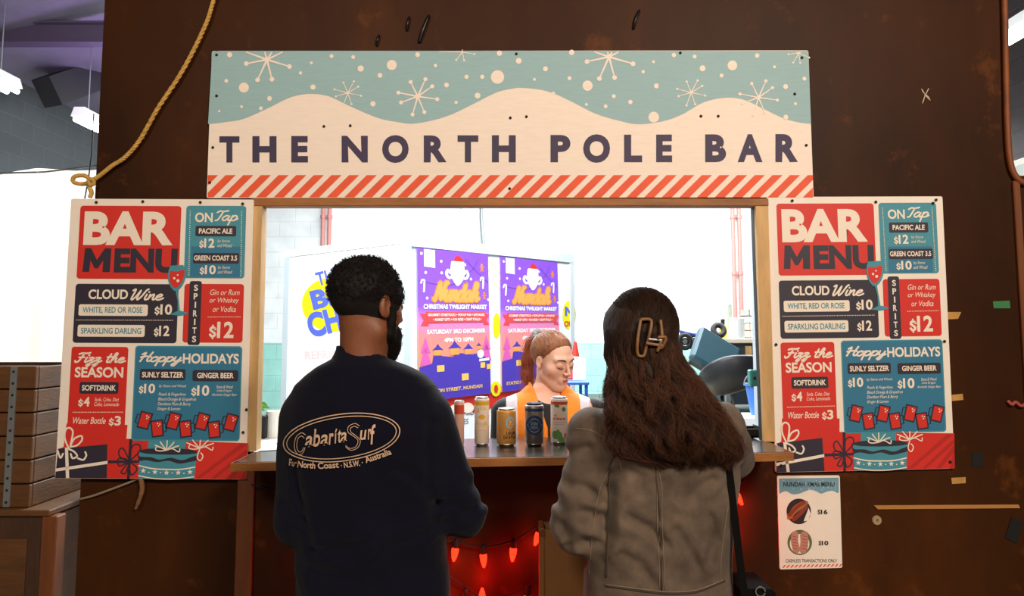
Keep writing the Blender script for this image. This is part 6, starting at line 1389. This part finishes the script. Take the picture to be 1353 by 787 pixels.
lights([(332, 640), (360, 646), (395, 660), (430, 700), (480, 716), (540, 706), (590, 712), (638, 722), (680, 713), (714, 692), (760, 668), (840, 690), (900, 680), (950, 655), (985, 632)],
       [(425, 712, 0), (470, 728, 0), (525, 720, 0), (602, 722, 8), (638.5, 730, -3), (678.5, 722, 5), (713, 702, 20), (770, 690, 0), (830, 704, 0), (890, 700, 0), (971, 650, -30), (967, 687, -15)], 'string of red cone bulbs swagged under the counter, upper row')
lights([(560, 740), (592, 760), (616, 776), (640, 788), (670, 786), (698, 774), (720, 752), (760, 735)], [(615, 788, 0), (637, 796, 180), (697, 785, 4), (660, 800, 0), (585, 770, 0)], 'string of red cone bulbs under the counter, lower row')

# ================================================================== box and bag at the front
kb_ = mat('tan_cardboard', '8a5c2c', rough=.75, vary=.12, vscale=8); yb = -.3
tl_, tr_ = W(713, 699, yb), W(768, 703, yb)
bx = empty('cardboard_box', ((tl_.x + tr_.x) / 2, yb + .08, 0), label='tall tan cardboard box under the counter beside the denim jacket', cat='box')
MB().box((tl_.x + .014, yb, 0), (tr_.x + .05, yb + .02, tl_.z), bev=.003).build('front_panel', kb_, bx); MB().box((tl_.x, yb, 0), (tl_.x + .014, yb + .1, tl_.z + .004), bev=.002).build('side_panel', kb_, bx); MB().box((tr_.x + .05, yb, 0), (tr_.x + .064, yb + .1, tl_.z), bev=.002).build('side_panel', kb_, bx); MB().box((tl_.x + .014, yb + .08, 0), (tr_.x + .05, yb + .1, tl_.z)).build('back_panel', kb_, bx)
MB().box((tl_.x + .014, yb + .02, tl_.z - .03), (tr_.x + .05, yb + .08, tl_.z - .026)).build('flap', kb_, bx)
MB().lathe([(.004, .002), (.009, .002), (.0095, 0)], (tl_.x + .007, yb - .001, tl_.z - .012), 14, M=Matrix.Rotation(R(90), 3, 'X')).build('grommet', M['batten'], bx)
# shoulder bag of the woman: strap over the jacket, checked bag at the hip
sb_ = empty('shoulder_bag', W(985, 800, YW - .05), label='black shoulder strap with a red checked bag on the right hip of the denim jacket', cat='bag')
strap = mat('black_webbing', '0a0909', rough=.8, spec=.1)
q = []
for px, py in ((962, 570), (959, 590), (960, 612), (966, 640), (969, 668), (973, 700), (977, 735), (981, 765), (985, 792)):
    h = drape(bj, px, py, .006) if px < 963 and py < 660 else None
    q.append(h or W(px, py, YW - .1))
q = curve_pts([np.array(v) for v in q], 5); m = MB()
for i in range(len(q) - 1):
    a, b_ = q[i], q[i + 1]; wv = Vector((.009, .0, .001)); nv = Vector((0, .003, 0)); m.prism([a - wv, a + wv, b_ + wv, b_ - wv], [a - wv + nv, a + wv + nv, b_ + wv + nv, b_ - wv + nv])
m.build('strap', strap, sb_)
chk = mat('red_check_cloth', '7a1420', rough=.8); nt = chk.node_tree; ck = nt.nodes.new('ShaderNodeTexChecker'); ck.inputs['Scale'].default_value = 55; ck.inputs['Color1'].default_value = (*lin('9a1c2a'), 1); ck.inputs['Color2'].default_value = (*lin('140c10'), 1); tc_n = nt.nodes.new('ShaderNodeTexCoord'); nt.links.new(tc_n.outputs['Object'], ck.inputs[0]); nt.links.new(ck.outputs[0], nt.nodes['Principled BSDF'].inputs['Base Color'])
c = W(1001, 776, YW - .03)
MB().box((c.x - .04, YW - .06, c.z - .26), (c.x + .035, YW + .1, c.z), bev=.015).build('pouch', chk, sb_); MB().box((c.x - .043, YW - .064, c.z - .07), (c.x + .038, YW + .1, c.z + .004), bev=.01).build('flap', strap, sb_)
MB().tube([(c.x - .004 + .012 * math.cos(a), YW - .066, c.z + .002 + .012 * math.sin(a)) for a in [k * .4 for k in range(16)]], .002, 6).build('buckle', M['chrome'], sb_)

# ================================================================== small marks and scraps on the panel wall
tape = mat('masking_tape', 'b98a45', rough=.7, vary=.25, vscale=30); yf = -.0008
def scrap(pts, name, m, label, cat, group=None, t=.0012):
    f = [W(*q, -t) for q in pts]; return tag(MB().prism(f, [Vector((v.x, 0.0, v.z)) for v in f]).build(name, m), label, cat, group)
scrap([(1312, 398), (1334, 397), (1335, 407), (1313, 407)], 'sticker', mat('green_sticker', '2c7a42', rough=.6), 'small green sticker high on the right of the panel wall', 'sticker')
scrap([(1284, 598), (1298, 597), (1299, 616), (1285, 617)], 'tape_patch', M['black'], 'small black tape square right of the right menu board', 'tape', t=.002)
scrap([(1337, 683), (1352, 690), (1344, 718), (1328, 710)], 'tape_patch', M['black'], 'tilted black tape patch near the right edge of the photo', 'tape', t=.003)
scrap([(1246, 412), (1270, 412), (1266, 421), (1246, 422)], 'tape_strip', tape, 'tan tape strip beside the right menu, level with its price panel', 'tape')
scrap([(1252, 522), (1272, 520), (1273, 528), (1253, 530)], 'tape_strip', tape, 'tan tape strip beside the right menu, level with its beer mugs', 'tape')
scrap([(1257, 631), (1276, 630), (1276, 638), (1258, 639)], 'tape_strip', tape, 'tan tape strip below the right menu corner', 'tape')
scrap([(1155, 667.5), (1346, 666.5), (1348, 671), (1160, 672.5)], 'timber_strip', mat('pale_timber_strip', 'b07a3a', rough=.6), 'long thin timber strip across the lower right of the wall', 'strip', t=.006)
c = W(1158.5, 687, -.001); tag(MB().lathe([(.005, .004), (.014, .004), (.016, 0), (.005, 0), (.005, .004)], c, 18, M=Matrix.Rotation(R(90), 3, 'X')).build('washer', mat('dull_washer', 'a58d6a', rough=.5)), 'pale round washer under the timber strip on the wall', 'washer')
for px, py, l in ((1334, 532, 'red'),): tag(MB().tube(curve_pts([W(1331, 529, -.006), W(1337, 534, -.012), W(1342, 531, -.01), W(1349, 536, -.012), W(1356, 533, -.01)], 6), .006, 6).build('ribbon_scrap', mat('faded_red_ribbon', '9c4638', rough=.7), smooth=True), 'twisted faded red ribbon at the right edge of the wall', 'ribbon')
p = Print(lambda x, y, h: W(x, y, -.0006)); p.line([(1218, 118), (1223, 126), (1229, 132)], 1.3, 0); p.line([(1227, 117), (1222, 127), (1219, 136)], 1.1, 0); p.line([(1219, 121), (1228, 129)], .8, 0); tag(p.build('chalk_mark', [mat('chalk_white', 'c8b49a', rough=.9)]), 'white chalk cross on the wall right of the name board', 'mark')
twm = mat('dark_zip_tie', '0f0a09', rough=.4)
for k, (a, bq, lb) in enumerate((((498, 60), (501, 46), 'leftmost'), ((538, 40), (541, 22), 'second from left'), ((554, 56), (567, 20), 'long third'), ((837, 38), (845, 13), 'rightmost'))):
    m = MB().tube(curve_pts([W(*a, -.004), W((a[0] + bq[0]) / 2 - 1, (a[1] + bq[1]) / 2, -.014), W(*bq, -.006)], 5), [.005 if k != 2 else .007] * 10 + [.003], 6)
    tag(m.build('cable_tie', twm, smooth=True), lb + ' dark cable tie on the wall above the name board', 'cable tie', 'cable ties above the name board')
# cord and hook under the left menu board
tag(MB().tube(curve_pts([W(106, 659, .0), W(122, 655, -.012), W(150, 645, -.012), W(178, 634, -.012), W(186, 628, -.012)], 6), .004, 6).build('twine', mat('pale_cord', '8a7a62', rough=.7), smooth=True), 'pale cord running up behind the lower edge of the left menu', 'cord')
tag(MB().tube(curve_pts([W(186, 632, -.02), W(188, 645, -.02), W(184, 660, -.022), (W(179, 672, -.02))], 6), [.008] * 10 + [.007] * 5 + [.005] * 4, 7).build('rope_end', mat('frayed_rope', '7a5636', rough=.9, vary=.3, vscale=60), smooth=True), 'frayed rope end hanging below the left menu', 'rope')
